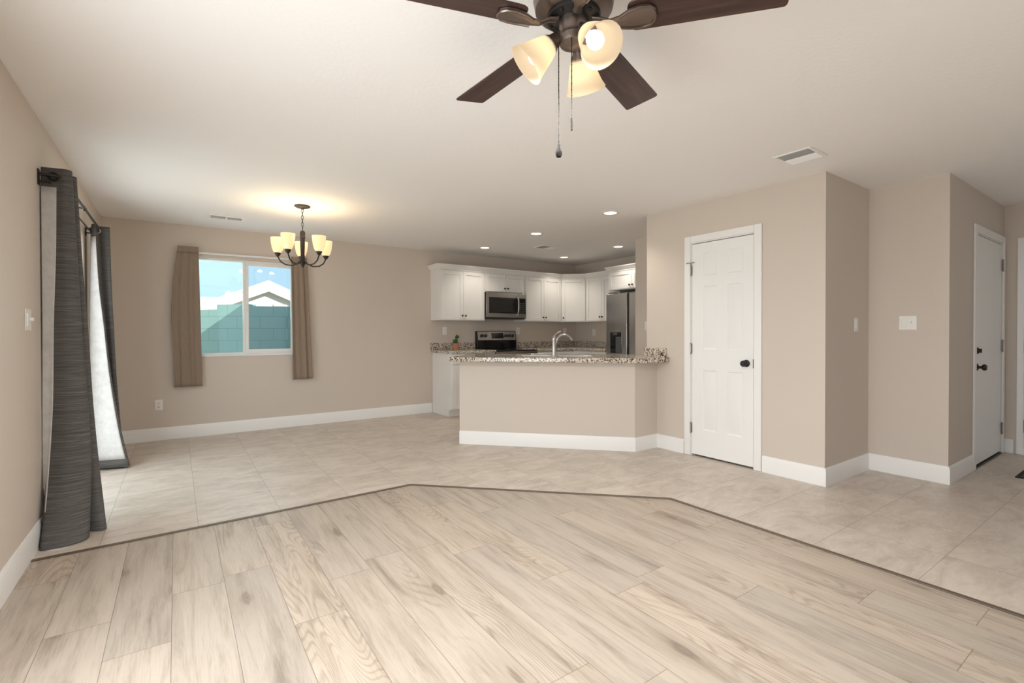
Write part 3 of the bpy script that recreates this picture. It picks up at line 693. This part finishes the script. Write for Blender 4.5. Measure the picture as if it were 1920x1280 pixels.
mb = MB(); mb.tube([(.575, 0, .06), (.575, -.030, .075), (.575, -.045, .13), (.575, -.050, .21), (.575, -.045, .29), (.575, -.030, .35), (.575, 0, .365)], .011, 10); mb.build('handle', NICKEL, md)
mb = MB(); mb.box(.03, .726, .04, .34, -.004, .003); mb.build('grease_filter', GREYP, t)

# refrigerator (faces the kitchen, -X)
t = thing('refrigerator', 'stainless side-by-side refrigerator with water dispenser in the alcove', 'refrigerator', (5.43, 5.268, 0), -PI/2)
FWd = .905
mb = MB(); mb.box(.004, FWd-.004, .07, .65, .03, 1.775); mb.box(.01, FWd-.01, .09, .6, 0, .03); mb.build('cabinet_body', GREYP, t, bevel=.004)
lw = .42; 
mb = MB(); mb.box(0, lw, 0, .068, .06, 1.79)
ld = mb.build('freezer_door', STEEL, t, bevel=.012, seg=3)
mb = MB(); mb.box(lw+.036, FWd, 0, .068, .06, 1.79); rd = mb.build('fridge_door', STEEL, t, bevel=.012, seg=3)
mb = MB(); mb.box(lw+.001, lw+.035, .03, .066, .06, 1.78); hg = mb.build('handle_recess', BLACKP, t)
mb = MB(); mb.box(.085, .325, -.004, .002, .88, 1.225); dp = mb.build('dispenser_frame', STEEL, ld, bevel=.004)
mb = MB(); mb.box(.095, .315, -.006, -.002, .89, 1.205); mb.build('dispenser_cavity', BLACKG, ld, bevel=.002)
mb = MB(); mb.box(.21, .315, -.012, -.005, .895, 1.135); mb.build('water_paddle', GREYP, ld, bevel=.003)
mb = MB(); mb.box(.15, .24, -.010, -.005, 1.16, 1.195); mb.build('ice_chute', GREYP, ld, bevel=.003)
mb = MB(); mb.box(.02, .14, .03, .12, 1.79, 1.812); mb.box(FWd-.14, FWd-.02, .03, .12, 1.79, 1.812); mb.build('hinge_cover', GREYP, t, bevel=.004)

# potted cactus
t = thing('potted_cactus', 'small green cactus in a terracotta pot on the left granite counter', 'plant', (3.452, 6.44, .9425))
mb = MB(); mb.lathe([(.038, 0), (.046, .078), (.051, .08), (.052, .1), (.046, .1), (.043, .08), (.0001, .08)], 24); mb.build('pot', TERRA, t)
mb = MB(); mb.lathe([(.044, .078), (.044, .088), (.0001, .092)], 20); mb.build('soil', SOIL, t)
mb = MB()
for (x, z, r, sz, tilt) in ((-.022, .125, .030, 1.35, .15), (.012, .14, .020, 2.6, -.1), (.035, .195, .022, 1.1, -.7), (.006, .195, .018, 1.3, .3), (.02, .215, .014, 1.2, -.2)):
    mb.ball((0, 0, 0), r, 1, .6, sz, 14, TR(x, 0, z) @ Matrix.Rotation(tilt, 4, 'Y'))
mb.build('cactus', CACT, t)

# ------------------------------------------------------------------ ceiling fixtures
for x, y, lb in ((3.703, 3.53, 'recessed ceiling light nearest the pantry wall'), (3.705, 4.79, 'middle recessed ceiling light of the left row over the peninsula'),
                 (3.70, 6.0, 'recessed ceiling light above the left upper cabinet'), (5.24, 4.84, 'recessed ceiling light in front of the refrigerator'), (5.235, 6.02, 'recessed ceiling light by the kitchen corner')):
    t = thing('recessed_light', lb, 'ceiling light', (x, y, H), 0, 'recessed kitchen lights')
    mb = MB(); mb.lathe([(.062, -.001), (.066, -.006), (.088, -.005), (.094, 0)], 28, cap=False); mb.build('trim_ring', TRIM, t)
    mb = MB(); mb.lathe([(.064, -.0035), (.0001, -.0036)], 28, cap=False); mb.build('lens', CANL, t)
    l_ = bpy.data.lights.new('downlight', 'SPOT'); l_.energy = 22; l_.color = (1, .92, .80); l_.spot_size = math.radians(125); l_.spot_blend = .8; l_.shadow_soft_size = .06
    lo = bpy.data.objects.new('downlight', l_); C.objects.link(lo); lo.parent = t; lo.location = (0, 0, -.02)
def vent(label, loc, sx, sy, along_y, nsl, split, grp='ceiling air vents'):
    t = thing('air_vent', label, 'air vent', (loc[0], loc[1], H), 0, grp); e = .022
    mb = MB(); x, y = sx/2, sy/2
    for b_ in ((-x, x, -y, -y+e), (-x, x, y-e, y), (-x, -x+e, -y+e, y-e), (x-e, x, -y+e, y-e)): mb.box(b_[0], b_[1], b_[2], b_[3], -.008, 0)
    mb.build('frame', TRIM, t, bevel=.003)
    mb = MB(); mb.box(-x+e, x-e, -y+e, y-e, -.0012, -.0002); mb.build('duct', DARKR, t)
    n = nsl; Lx = (2*x-2*e) if along_y else (2*y-2*e)
    for i in range(n):
        c_ = -Lx/2+Lx*(i+.5)/n; tilt = math.radians(38)*(-1 if (c_ < 0 and split) else 1); hw = Lx/n*.52
        mb = MB()
        if along_y: mb.box(-hw, hw, -y+e, y-e, -.0006, .0006, TR(c_, 0, -.006) @ Matrix.Rotation(tilt, 4, 'Y'))
        else: mb.box(-x+e, x-e, -hw, hw, -.0006, .0006, TR(0, c_, -.006) @ Matrix.Rotation(tilt, 4, 'X'))
        mb.build('louver', TRIM, t)
    if not along_y:
        mb = MB(); mb.box(-.008, .008, -y+e, y-e, -.012, -.006); mb.build('divider', TRIM, t)
    return t
vent('square white ceiling vent near the pantry corner', (3.62, 1.64), .27, .25, True, 12, True)
vent('long narrow white ceiling vent above the dining window', (.45, 6.01), .33, .15, False, 5, False)
vent('small white ceiling vent over the kitchen', (4.42, 5.46), .31, .22, True, 12, True)

# chandelier
t = thing('chandelier', 'bronze five-light chandelier with amber glass shades over the dining area', 'chandelier', (1.02, 5.05, H))
mb = MB(); mb.lathe([(.073, 0), (.073, -.008), (.055, -.018), (.018, -.024), (.012, -.034), (.0001, -.036)], 28); mb.build('canopy', BRONZE, t)
mb = MB()
for i in range(6):
    z = -.045-i*.034; R_ = RZ(PI/2*(i % 2)); pts = [(.009*math.cos(a_), 0, .021*math.sin(a_)) for a_ in [2*PI*j/12 for j in range(12)]]
    mb.tube(pts, .0026, 6, True, TR(0, 0, z) @ R_)
mb.build('chain', BRONZE, t)
mb = MB(); mb.lathe([(.0001, -.238), (.010, -.240), (.022, -.252), (.025, -.262), (.025, -.300), (.028, -.303), (.028, -.312), (.023, -.318), (.021, -.40), (.018, -.47), (.020, -.50), (.024, -.54), (.024, -.565), (.012, -.585), (.008, -.60), (.0001, -.604)], 20); mb.build('stem', BRONZE, t)
th0 = math.radians(-123); 
for i in range(5):
    # angle measured in the room so that one arm points between the camera and the window
    a_ = math.atan2(-5.05, -1.02)+math.radians(-33)+i*2*PI/5; T = RZ(a_)
    pts = [(.018, 0, -.53), (.05, 0, -.565), (.10, 0, -.583), (.16, 0, -.575), (.205, 0, -.545), (.226, 0, -.505), (.23, 0, -.475)]
    mb = MB(); mb.tube(pts, .0065, 8); mb.lathe([(.008, -.50), (.018, -.488), (.028, -.47), (.028, -.462), (.0001, -.462)], 16, TR(.23, 0, 0))
    arm = mb.build('lamp_arm', BRONZE, t, rot=(0, 0, a_))
    mb = MB(); mb.lathe([(.027, -.462), (.042, -.445), (.053, -.41), (.060, -.365), (.064, -.315), (.061, -.315), (.057, -.365), (.050, -.41), (.039, -.443), (.027, -.458)], 24, TR(.23, 0, 0), cap=False); mb.build('glass_shade', CSHADE, arm)
    mb = MB(); mb.lathe([(.012, -.462), (.013, -.435), (.022, -.405), (.026, -.38), (.020, -.355), (.0001, -.345)], 14, TR(.23, 0, 0)); mb.build('bulb', CBULB, arm)
    l_ = bpy.data.lights.new('chandelier_lamp', 'POINT'); l_.energy = 1.5; l_.color = (1, .80, .52); l_.shadow_soft_size = .03
    lo = bpy.data.objects.new('chandelier_lamp', l_); C.objects.link(lo); lo.parent = arm; lo.location = (.23, 0, -.30)

# ceiling fan
FCX, FCY = 1.091, 1.205
t = thing('ceiling_fan', 'dark bronze ceiling fan with mahogany blades and three lit frosted shades', 'ceiling fan', (FCX, FCY, H))
mb = MB(); mb.lathe([(.085, 0), (.085, -.02), (.075, -.045), (.06, -.06), (.10, -.075), (.128, -.10), (.135, -.14), (.128, -.175), (.105, -.192), (.0001, -.192)], 36); mb.build('motor_housing', BROWNM, t)
mb = MB(); mb.lathe([(.088, -.192), (.088, -.208), (.074, -.212), (.0001, -.212)], 32); fl = mb.build('rotor_plate', BLACKP, t)
for i in range(10):
    a_ = 2*PI*(i+.5)/10; mb = MB(); mb.ball((.078*math.cos(a_), .078*math.sin(a_), -.213), .006); mb.build('screw', CHAINM, fl)
mb = MB(); mb.lathe([(.050, -.205), (.050, -.243), (.049, -.250), (.049, -.262), (.052, -.266), (.050, -.278), (.046, -.288), (.030, -.296), (.0001, -.298)], 32); mb.build('switch_housing', BROWNM, t)
blade_z = -.228
def fan_blade(ang):
    hl0, hl1, w0, w1 = .175, .648, .061, .072
    pts = []
    def corner(cx, cy, r, a0): return [(cx+r*math.cos(a0+PI/2*i/4), cy+r*math.sin(a0+PI/2*i/4)) for i in range(5)]
    poly = corner(hl1-.012, w1-.012, .012, 0)+corner(hl0+.03, w0-.03, .03, PI/2)+corner(hl0+.03, -w0+.03, .03, PI)+corner(hl1-.012, -w1+.012, .012, 1.5*PI)
    mb = MB(); mb.prism(poly, -.003, .003)
    b = mb.build('blade', BLADE, t, bevel=.0015, seg=1, loc=(0, 0, blade_z)); b.rotation_euler = (math.radians(-11), 0, ang)
    # blade iron: neck from the rotor widening to a rounded paddle with a raised rim
    mb = MB()
    rows = []
    for (r, hw, z) in ((.062, .016, .012), (.09, .013, .006), (.12, .014, -.010), (.15, .022, -.012), (.18, .036, -.008), (.215, .044, -.006), (.245, .040, -.006), (.262, .022, -.006)):
        rows.append([(r, -hw, z-.004), (r, -hw*.6, z-.009), (r, 0, z-.010), (r, hw*.6, z-.009), (r, hw, z-.004), (r, hw, z+.001), (r, -hw, z+.001)])
    m_ = 7; vv = [p for r in rows for p in r]; ff = []
    for i in range(len(rows)-1): ff += [(i*m_+j, i*m_+(j+1) % m_, (i+1)*m_+(j+1) % m_, (i+1)*m_+j) for j in range(m_)]
    ff += [tuple(range(m_)), tuple((len(rows)-1)*m_+j for j in range(m_))]
    mb.add(vv, ff)
    rim = [(.15, .020, -.019), (.18, .033, -.015), (.215, .040, -.013), (.245, .035, -.013), (.258, .018, -.013), (.262, 0, -.013), (.258, -.018, -.013), (.245, -.035, -.013), (.215, -.040, -.013), (.18, -.033, -.015), (.15, -.020, -.019)]
    mb.tube(rim, .0045, 6)
    mb.build('blade_iron', BROWNM, b)
for i, dg in enumerate((92.5, 20.3, -51.7, -123.7, 164.3)): fan_blade(math.radians(dg))
rv = Vector((math.cos(YAW), -math.sin(YAW))); fv = Vector((math.sin(YAW), math.cos(YAW)))
for (r_, f_, el) in ((-1, .0, 41), (.42, .90, 50), (.46, -.86, 47)):
    h_ = (rv*r_+fv*f_).normalized(); e_ = math.radians(el); dr = Vector((h_.x*math.cos(e_), h_.y*math.cos(e_), -math.sin(e_)))
    T = TR(h_.x*.036, h_.y*.036, -.250) @ AX(dr) @ Matrix.Diagonal((.93, .93, .86, 1))
    mb = MB(); mb.lathe([(.018, 0), (.018, .02), (.022, .025), (.026, .05), (.034, .062), (.036, .072), (.030, .074), (.0001, .074)], 20, T); arm = mb.build('lamp_holder', BROWNM, t)
    mb = MB(); mb.lathe([(.033, .062), (.040, .078), (.047, .100), (.055, .130), (.065, .165), (.076, .190), (.073, .190), (.062, .165), (.052, .130), (.044, .100), (.037, .080), (.030, .066)], 28, T, cap=False); mb.build('glass_shade', SHADEG, arm)
    mb = MB(); mb.lathe([(.013, .072), (.015, .09), (.026, .115), (.030, .135), (.026, .152), (.014, .163), (.0001, .166)], 18, T); mb.build('bulb', BULB, arm)
    l_ = bpy.data.lights.new('fan_lamp', 'SPOT'); l_.energy = 55; l_.color = (1, .975, .945); l_.shadow_soft_size = .05; l_.spot_size = math.radians(170); l_.spot_blend = .6
    lo = bpy.data.objects.new('fan_lamp', l_); C.objects.link(lo); lo.parent = arm; lo.location = T @ Vector((0, 0, .235)); lo.rotation_euler = Vector((h_.x*.25, h_.y*.25, -.95)).to_track_quat('-Z', 'Y').to_euler()
def pull(r_, f_, ztop, zbot, fob):
    h_ = rv*r_+fv*f_; mb = MB(); mb.tube([(h_.x, h_.y, ztop), (h_.x, h_.y, zbot)], .0016, 6)
    n = int((ztop-zbot)/.02)
    for i in range(n): mb.ball((h_.x, h_.y, ztop-(i+.5)*(ztop-zbot)/n), .0024, seg=6)
    c_ = mb.build('pull_chain', CHAINM, t); mb = MB()
    if fob: mb.lathe([(.0001, .0), (.004, -.002), (.005, -.008), (.010, -.022), (.0115, -.032), (.008, -.042), (.0001, -.045)], 14, TR(h_.x, h_.y, zbot))
    else: mb.lathe([(.0001, 0), (.0035, -.002), (.0035, -.040), (.0001, -.042)], 10, TR(h_.x, h_.y, zbot))
    mb.build('pull_fob', DARKR, c_)
pull(-.050, 0, -.285, -.618, True); pull(-.012, -.040, -.285, -.548, False)

# ------------------------------------------------------------------ curtains and rods
def cr_spline(P, n):
    out = []
    for i in range(len(P)-1):
        p0, p1, p2, p3 = P[max(0, i-1)], P[i], P[i+1], P[min(len(P)-1, i+2)]
        for j in range(n):
            u = j/n
            out.append(tuple(.5*(2*b+(c_-a_)*u+(2*a_-5*b+4*c_-d_)*u*u+(-a_+3*b-3*c_+d_)*u**3) for a_, b, c_, d_ in zip(p0, p1, p2, p3)))
    out.append(tuple(P[-1])); return out
def drape(levels, nseg=6, nz=8, jit=0.):
    """levels: [(z, [(x,y)...])...] from top to bottom; smooth in both directions"""
    cols = len(levels[0][1]); rows = [cr_spline([(x, y, z) for x, y in pl], nseg) for z, pl in levels]
    cols = [cr_spline([r[j] for r in rows], nz) for j in range(len(rows[0]))]
    return [[cols[j][i] for j in range(len(cols))] for i in range(len(cols[0]))]
# near grey panel: end flap against the wall (lining side out), then three folds
nl = [
 (2.165, [(-.640, 3.872), (-.600, 3.866), (-.566, 3.858), (-.537, 3.850), (-.512, 3.868), (-.513, 3.915), (-.548, 3.955), (-.545, 3.990), (-.512, 4.000), (-.508, 4.035), (-.555, 4.08), (-.585, 4.13)]),
 (1.65, [(-.640, 3.872), (-.605, 3.864), (-.571, 3.854), (-.530, 3.840), (-.492, 3.860), (-.492, 3.915), (-.540, 3.955), (-.535, 3.985), (-.490, 3.990), (-.485, 4.03), (-.54, 4.08), (-.58, 4.13)]),
 (1.25, [(-.640, 3.872), (-.612, 3.862), (-.582, 3.850), (-.525, 3.832), (-.478, 3.855), (-.478, 3.915), (-.530, 3.955), (-.525, 3.980), (-.470, 3.985), (-.462, 4.03), (-.53, 4.08), (-.58, 4.13)]),
 (.80, [(-.643, 3.870), (-.614, 3.860), (-.588, 3.846), (-.520, 3.822), (-.452, 3.848), (-.455, 3.915), (-.515, 3.95), (-.505, 3.975), (-.450, 3.975), (-.442, 4.02), (-.52, 4.08), (-.58, 4.13)]),
 (.45, [(-.643, 3.860), (-.624, 3.846), (-.602, 3.830), (-.520, 3.800), (-.437, 3.835), (-.440, 3.905), (-.50, 3.94), (-.49, 3.955), (-.428, 3.95), (-.418, 4.0), (-.51, 4.07), (-.58, 4.13)]),
 (.15, [(-.633, 3.800), (-.626, 3.760), (-.608, 3.725), (-.525, 3.710), (-.438, 3.765), (-.440, 3.850), (-.49, 3.90), (-.47, 3.885), (-.398, 3.86), (-.385, 3.92), (-.50, 4.04), (-.58, 4.12)]),
 (.005, [(-.626, 3.72), (-.626, 3.675), (-.606, 3.638), (-.515, 3.630), (-.436, 3.685), (-.434, 3.790), (-.48, 3.86), (-.46, 3.845), (-.375, 3.805), (-.368, 3.86), (-.49, 4.01), (-.58, 4.10)]),
]
t = thing('grey_curtain', 'dark grey slub curtain panel nearest the camera on the left wall', 'curtain', (-.55, 3.9, 0), 0, 'grey patio door curtains')
OFF = TR(.55, -3.9, 0)
rows = drape(nl, 6, 7)
mb = MB(); mb.grid(rows, OFF); mb.build('fabric_panel', GREYF, t, solid=.004, smooth=60)
# lining shows on the end flap below the header
k0 = 13
lr = [[(p[0]+(.001 if j else .0), p[1]-.0055, p[2]) for j, p in enumerate(r[:k0-1])] for r in rows if .16 < r[0][2] < 2.068]
mb = MB(); mb.grid(lr, OFF); o = mb.build('lining', LININ, t, solid=.001, smooth=60); o['label'] = 'pale grey lining'
mb = MB(); R_ = .021
mb.tube([(R_*math.cos(a_), 0, R_*math.sin(a_)) for a_ in [2*PI*i/20 for i in range(20)]], .0055, 8, True, TR(-.585, 3.853, 2.112) @ RZ(.12)); g_ = mb.build('grommet', CHAINM, t); g_.location = (.55, -3.9, 0)
# far grey panel: pale lining swings out toward the room
fl_ = [
 (2.145, [(-.598, 5.53), (-.585, 5.51), (-.572, 5.50), (-.566, 5.53), (-.56, 5.60), (-.535, 5.595), (-.505, 5.59), (-.484, 5.60), (-.50, 5.66), (-.56, 5.68), (-.62, 5.67)]),
 (1.65, [(-.610, 5.54), (-.585, 5.515), (-.552, 5.50), (-.545, 5.53), (-.54, 5.60), (-.515, 5.60), (-.495, 5.59), (-.476, 5.60), (-.49, 5.66), (-.55, 5.68), (-.62, 5.67)]),
 (1.25, [(-.618, 5.55), (-.575, 5.52), (-.518, 5.50), (-.512, 5.53), (-.52, 5.60), (-.50, 5.60), (-.48, 5.59), (-.463, 5.60), (-.475, 5.66), (-.545, 5.68), (-.62, 5.67)]),
 (.84, [(-.620, 5.55), (-.56, 5.52), (-.485, 5.50), (-.478, 5.53), (-.50, 5.60), (-.48, 5.60), (-.465, 5.59), (-.450, 5.60), (-.46, 5.66), (-.54, 5.68), (-.62, 5.67)]),
 (.37, [(-.610, 5.54), (-.53, 5.51), (-.427, 5.485), (-.420, 5.52), (-.47, 5.60), (-.455, 5.60), (-.435, 5.59), (-.420, 5.60), (-.44, 5.66), (-.53, 5.68), (-.62, 5.67)]),
 (.015, [(-.590, 5.52), (-.48, 5.48), (-.362, 5.455), (-.355, 5.50), (-.44, 5.60), (-.43, 5.60), (-.41, 5.59), (-.40, 5.60), (-.42, 5.66), (-.52, 5.68), (-.62, 5.67)]),
]
t = thing('grey_curtain', 'grey curtain panel with white lining at the far end of the patio door', 'curtain', (-.53, 5.58, 0), 0, 'grey patio door curtains')
OFF = TR(.53, -5.58, 0); rows = drape(fl_, 6, 7)
mb = MB(); mb.grid(rows, OFF); mb.build('fabric_panel', GREYF, t, solid=.004, smooth=60)
lr = [[(p[0], p[1]-.006, p[2]) for p in r[:13]] for r in rows if .06 < r[0][2] < 2.06]
mb = MB(); mb.grid(lr, OFF); o = mb.build('lining', LININ, t, solid=.001, smooth=60); o['label'] = 'white lining facing the room'
mb = MB(); mb.tube([(R_*math.cos(a_), 0, R_*math.sin(a_)) for a_ in [2*PI*i/20 for i in range(20)]], .005, 8, True, TR(-.563, 5.545, 2.095) @ RZ(.3)); g_ = mb.build('grommet', NICKEL, t); g_.location = (.53, -5.58, 0)
# double wrap rod
t = thing('curtain_rod', 'dark double wrap-around curtain rod above the patio door', 'curtain rod', (XL, 3.83, 2.095), 0)
mb = MB(); mb.tube([(.006, .0, .02), (.045, .0, .02), (.075, .005, .02), (.095, .03, .02), (.098, .07, .02), (.098, 1.70, .02), (.095, 1.74, .02), (.075, 1.765, .02), (.045, 1.77, .02), (.006, 1.77, .02)], .009, 10); mb.build('front_rod', BRONZE, t)
mb = MB(); mb.tube([(.045, .02, -.02), (.045, 1.75, -.02)], .006, 8); mb.tube([(.004, .02, -.02), (.05, .02, -.02)], .006, 8); mb.tube([(.004, 1.75, -.02), (.05, 1.75, -.02)], .006, 8); mb.build('back_rod', BRONZE, t)
for y in (0, 1.77):
    mb = MB(); mb.box(0, .006, y-.018, y+.018, -.045, .045); mb.build('bracket', BRONZE, t, bevel=.002)
mb = MB(); mb.box(0, .006, .87, .89, -.04, .05); mb.tube([(.003, .88, .02), (.11, .88, .02)], .005, 6); mb.tube([(.098, .88, .038), (.098, .88, .002)], .005, 6); mb.build('bracket', BRONZE, t)

def pleated(x0t, x1t, x0b, x1b, z1, z0, n, amp, bulge=0., y=6.615, mid=None):
    levels = []
    for k_, z in enumerate((z1, z1-.03, z1-.10, z1-.45, (z1+z0)/2, z0+.35, z0)):
        u = (z1-z)/(z1-z0); pts = []
        xa = x0t+(x0b-x0t)*u - bulge*math.sin(PI*min(1, u*1.15)); xb = x1t+(x1b-x1t)*u
        m_ = 2*n+1
        for i in range(m_):
            s_ = i/(m_-1); a_ = amp*(.35+.65*min(1, u*4))
            jx = .012*math.sin(i*2.3)*u
            pts.append((xa+(xb-xa)*s_+(jx if 0 < i < m_-1 else 0), y+(a_ if i % 2 else -a_)*(.6+.4*math.sin(i*1.7+1))))
        levels.append((z, pts))
    return drape(levels, 5, 5)
for lb, a_, ox in (('taupe rod-pocket curtain on the left of the dining window', pleated(.020, .215, -.021, .246, 2.185, .590, 3, .014, .045), 0.1),
               ('taupe rod-pocket curtain right of the dining window, below the chandelier', pleated(1.200, 1.385, 1.212, 1.452, 2.165, .608, 3, .016, 0), 1.3)):
    t = thing('taupe_curtain', lb, 'curtain', (ox, 6.615, .6), 0, 'taupe window curtains')
    mb = MB(); mb.grid(a_, TR(-ox, -6.615, -.6)); mb.build('fabric_panel', TAUPE, t, solid=.004, smooth=60)
    hd = [[(p[0], p[1]-.014, p[2]) for p in r] for r in a_ if r[0][2] > 2.09]
    mb = MB(); mb.grid(hd, TR(-ox, -6.615, -.6)); mb.build('rod_pocket', TAUPE, t, solid=.003, smooth=60)
t = thing('curtain_rod', 'slim white curtain rod across the top of the dining window', 'curtain rod', (0, YB, 2.125))
mb = MB(); mb.tube([(.03, -.003, 0), (.03, -.04, 0), (.045, -.050, 0), (1.375, -.050, .012), (1.39, -.04, .012), (1.39, -.003, .012)], .011, 10); mb.build('rod', TRIM, t)
for x, z in ((.03, 0), (1.39, .012)):
    mb = MB(); mb.box(x-.012, x+.012, -.004, 0, z-.03, z+.03); mb.build('bracket', TRIM, t, bevel=.001)

# ------------------------------------------------------------------ doormat
t = thing('doormat', 'dark bordered doormat at the right edge before the front door', 'doormat', (5.655, .885, 0), 0)
mb = MB(); mb.box(0, .8, -.5, 0, .0005, .007); mb.build('border', MATE, t, bevel=.002)
mb = MB(); mb.box(.03, .77, -.47, -.03, .006, .009); mb.build('pile', MATF, t, bevel=.001)

# ------------------------------------------------------------------ outdoors seen through the dining window
mb = MB(); mb.box(-25, 30, YB+.15, 45, -.2, -.12); mb.box(-25, XL-.13, -8, YB+.15, -.2, -.12)
struct('ground', mb, GRAVEL, 'pale gravel yard outside', 'ground', smooth=0)
mb = MB(); mb.box(-1.2, 7.2, YR-.6, YB+.85, 2.57, 2.72)  # unseen roof slab, added so its eave casts shade on the garden wall
struct('roof', mb, STUCCO, 'unseen flat roof slab added to shade the garden wall', 'roof', smooth=0)
# block garden wall: straight run right, stepped run receding to the left
t = thing('garden_wall', 'teal grey block garden wall outside the dining window', 'garden wall', (.95, 9.0, -.12))
mb = MB(); mb.box(0, 6, 0, .2, 0, 1.77); mb.build('straight_run', BLOCK, t, smooth=0)
u_ = Vector((-.62, .78)); ang = math.atan2(u_.y, u_.x)
for i_, (a0, a1, h_) in enumerate(((0, .62, 1.80), (.62, 1.25, 1.72), (1.25, 2.3, 1.63), (2.3, 6, 1.5))):
    mb = MB(); mb.box(a0, a1, -.2, 0, 0, h_); mb.build('stepped_run', BLOCK, t, loc=(0, 0, 0), rot=(0, 0, ang), smooth=0)
mb = MB(); mb.box(.60, .95, -.12, .22, 0, 1.77); mb.build('pillar', BLOCK, t, smooth=0)
# neighbour's house
t = thing('neighbor_house', 'pale stucco house with a low tiled gable roof beyond the garden wall', 'house', (1.97, 14.0, -.12))
pkz = 2.70; 
mb = MB(); mb.prism([(-4.2, 0), (4.2, 0), (4.2, .72), (0, pkz-.25), (-4.2, .72)], 0, 8, Matrix(((1, 0, 0, 0), (0, 0, 1, 0), (0, 1, 0, 0), (0, 0, 0, 1)))); mb.build('house_wall', STUCCO, t, smooth=0)
for s_ in (-1, 1):
    mb = MB(); mb.prism([(0, pkz-.22), (s_*4.8, .40), (s_*4.8, .56), (0, pkz)], -.12, 8.3, Matrix(((1, 0, 0, 0), (0, 0, 1, 0), (0, 1, 0, 0), (0, 0, 0, 1)))); rf = mb.build('roof_slope', ROOFT, t, smooth=0)
    mb = MB(); mb.prism([(0, pkz-.30), (s_*4.8, .32), (s_*4.8, .44), (0, pkz-.14)], -.17, -.12, Matrix(((1, 0, 0, 0), (0, 0, 1, 0), (0, 1, 0, 0), (0, 0, 0, 1)))); mb.build('fascia', FASC, rf, smooth=0)
mb = MB(); mb.box(.12, .46, -.03, .0, pkz-.95, pkz-.62)
vt = mb.build('gable_vent', FASC, t, smooth=0)
for i in range(6):
    mb = MB(); mb.box(.13, .45, -.05, -.03, pkz-.94+i*.055, pkz-.905+i*.055); mb.build('vent_slat', STUCCO, vt, smooth=0)
t = thing('distant_house', 'low pale tiled roof of a farther house at the left of the window view', 'house', (-.6, 24.0, -.12))
mb = MB(); mb.box(-6, 2.6, 0, 6, 0, 2.5); mb.build('house_wall', STUCCO, t, smooth=0)
mb = MB(); mb.prism([(-.5, 2.45), (6.5, 2.45), (3, 3.05)], -6.4, 3.0, Matrix(((0, 0, 1, 0), (1, 0, 0, 0), (0, 1, 0, 0), (0, 0, 0, 1)))); mb.build('roof', ROOFT, t, smooth=0)
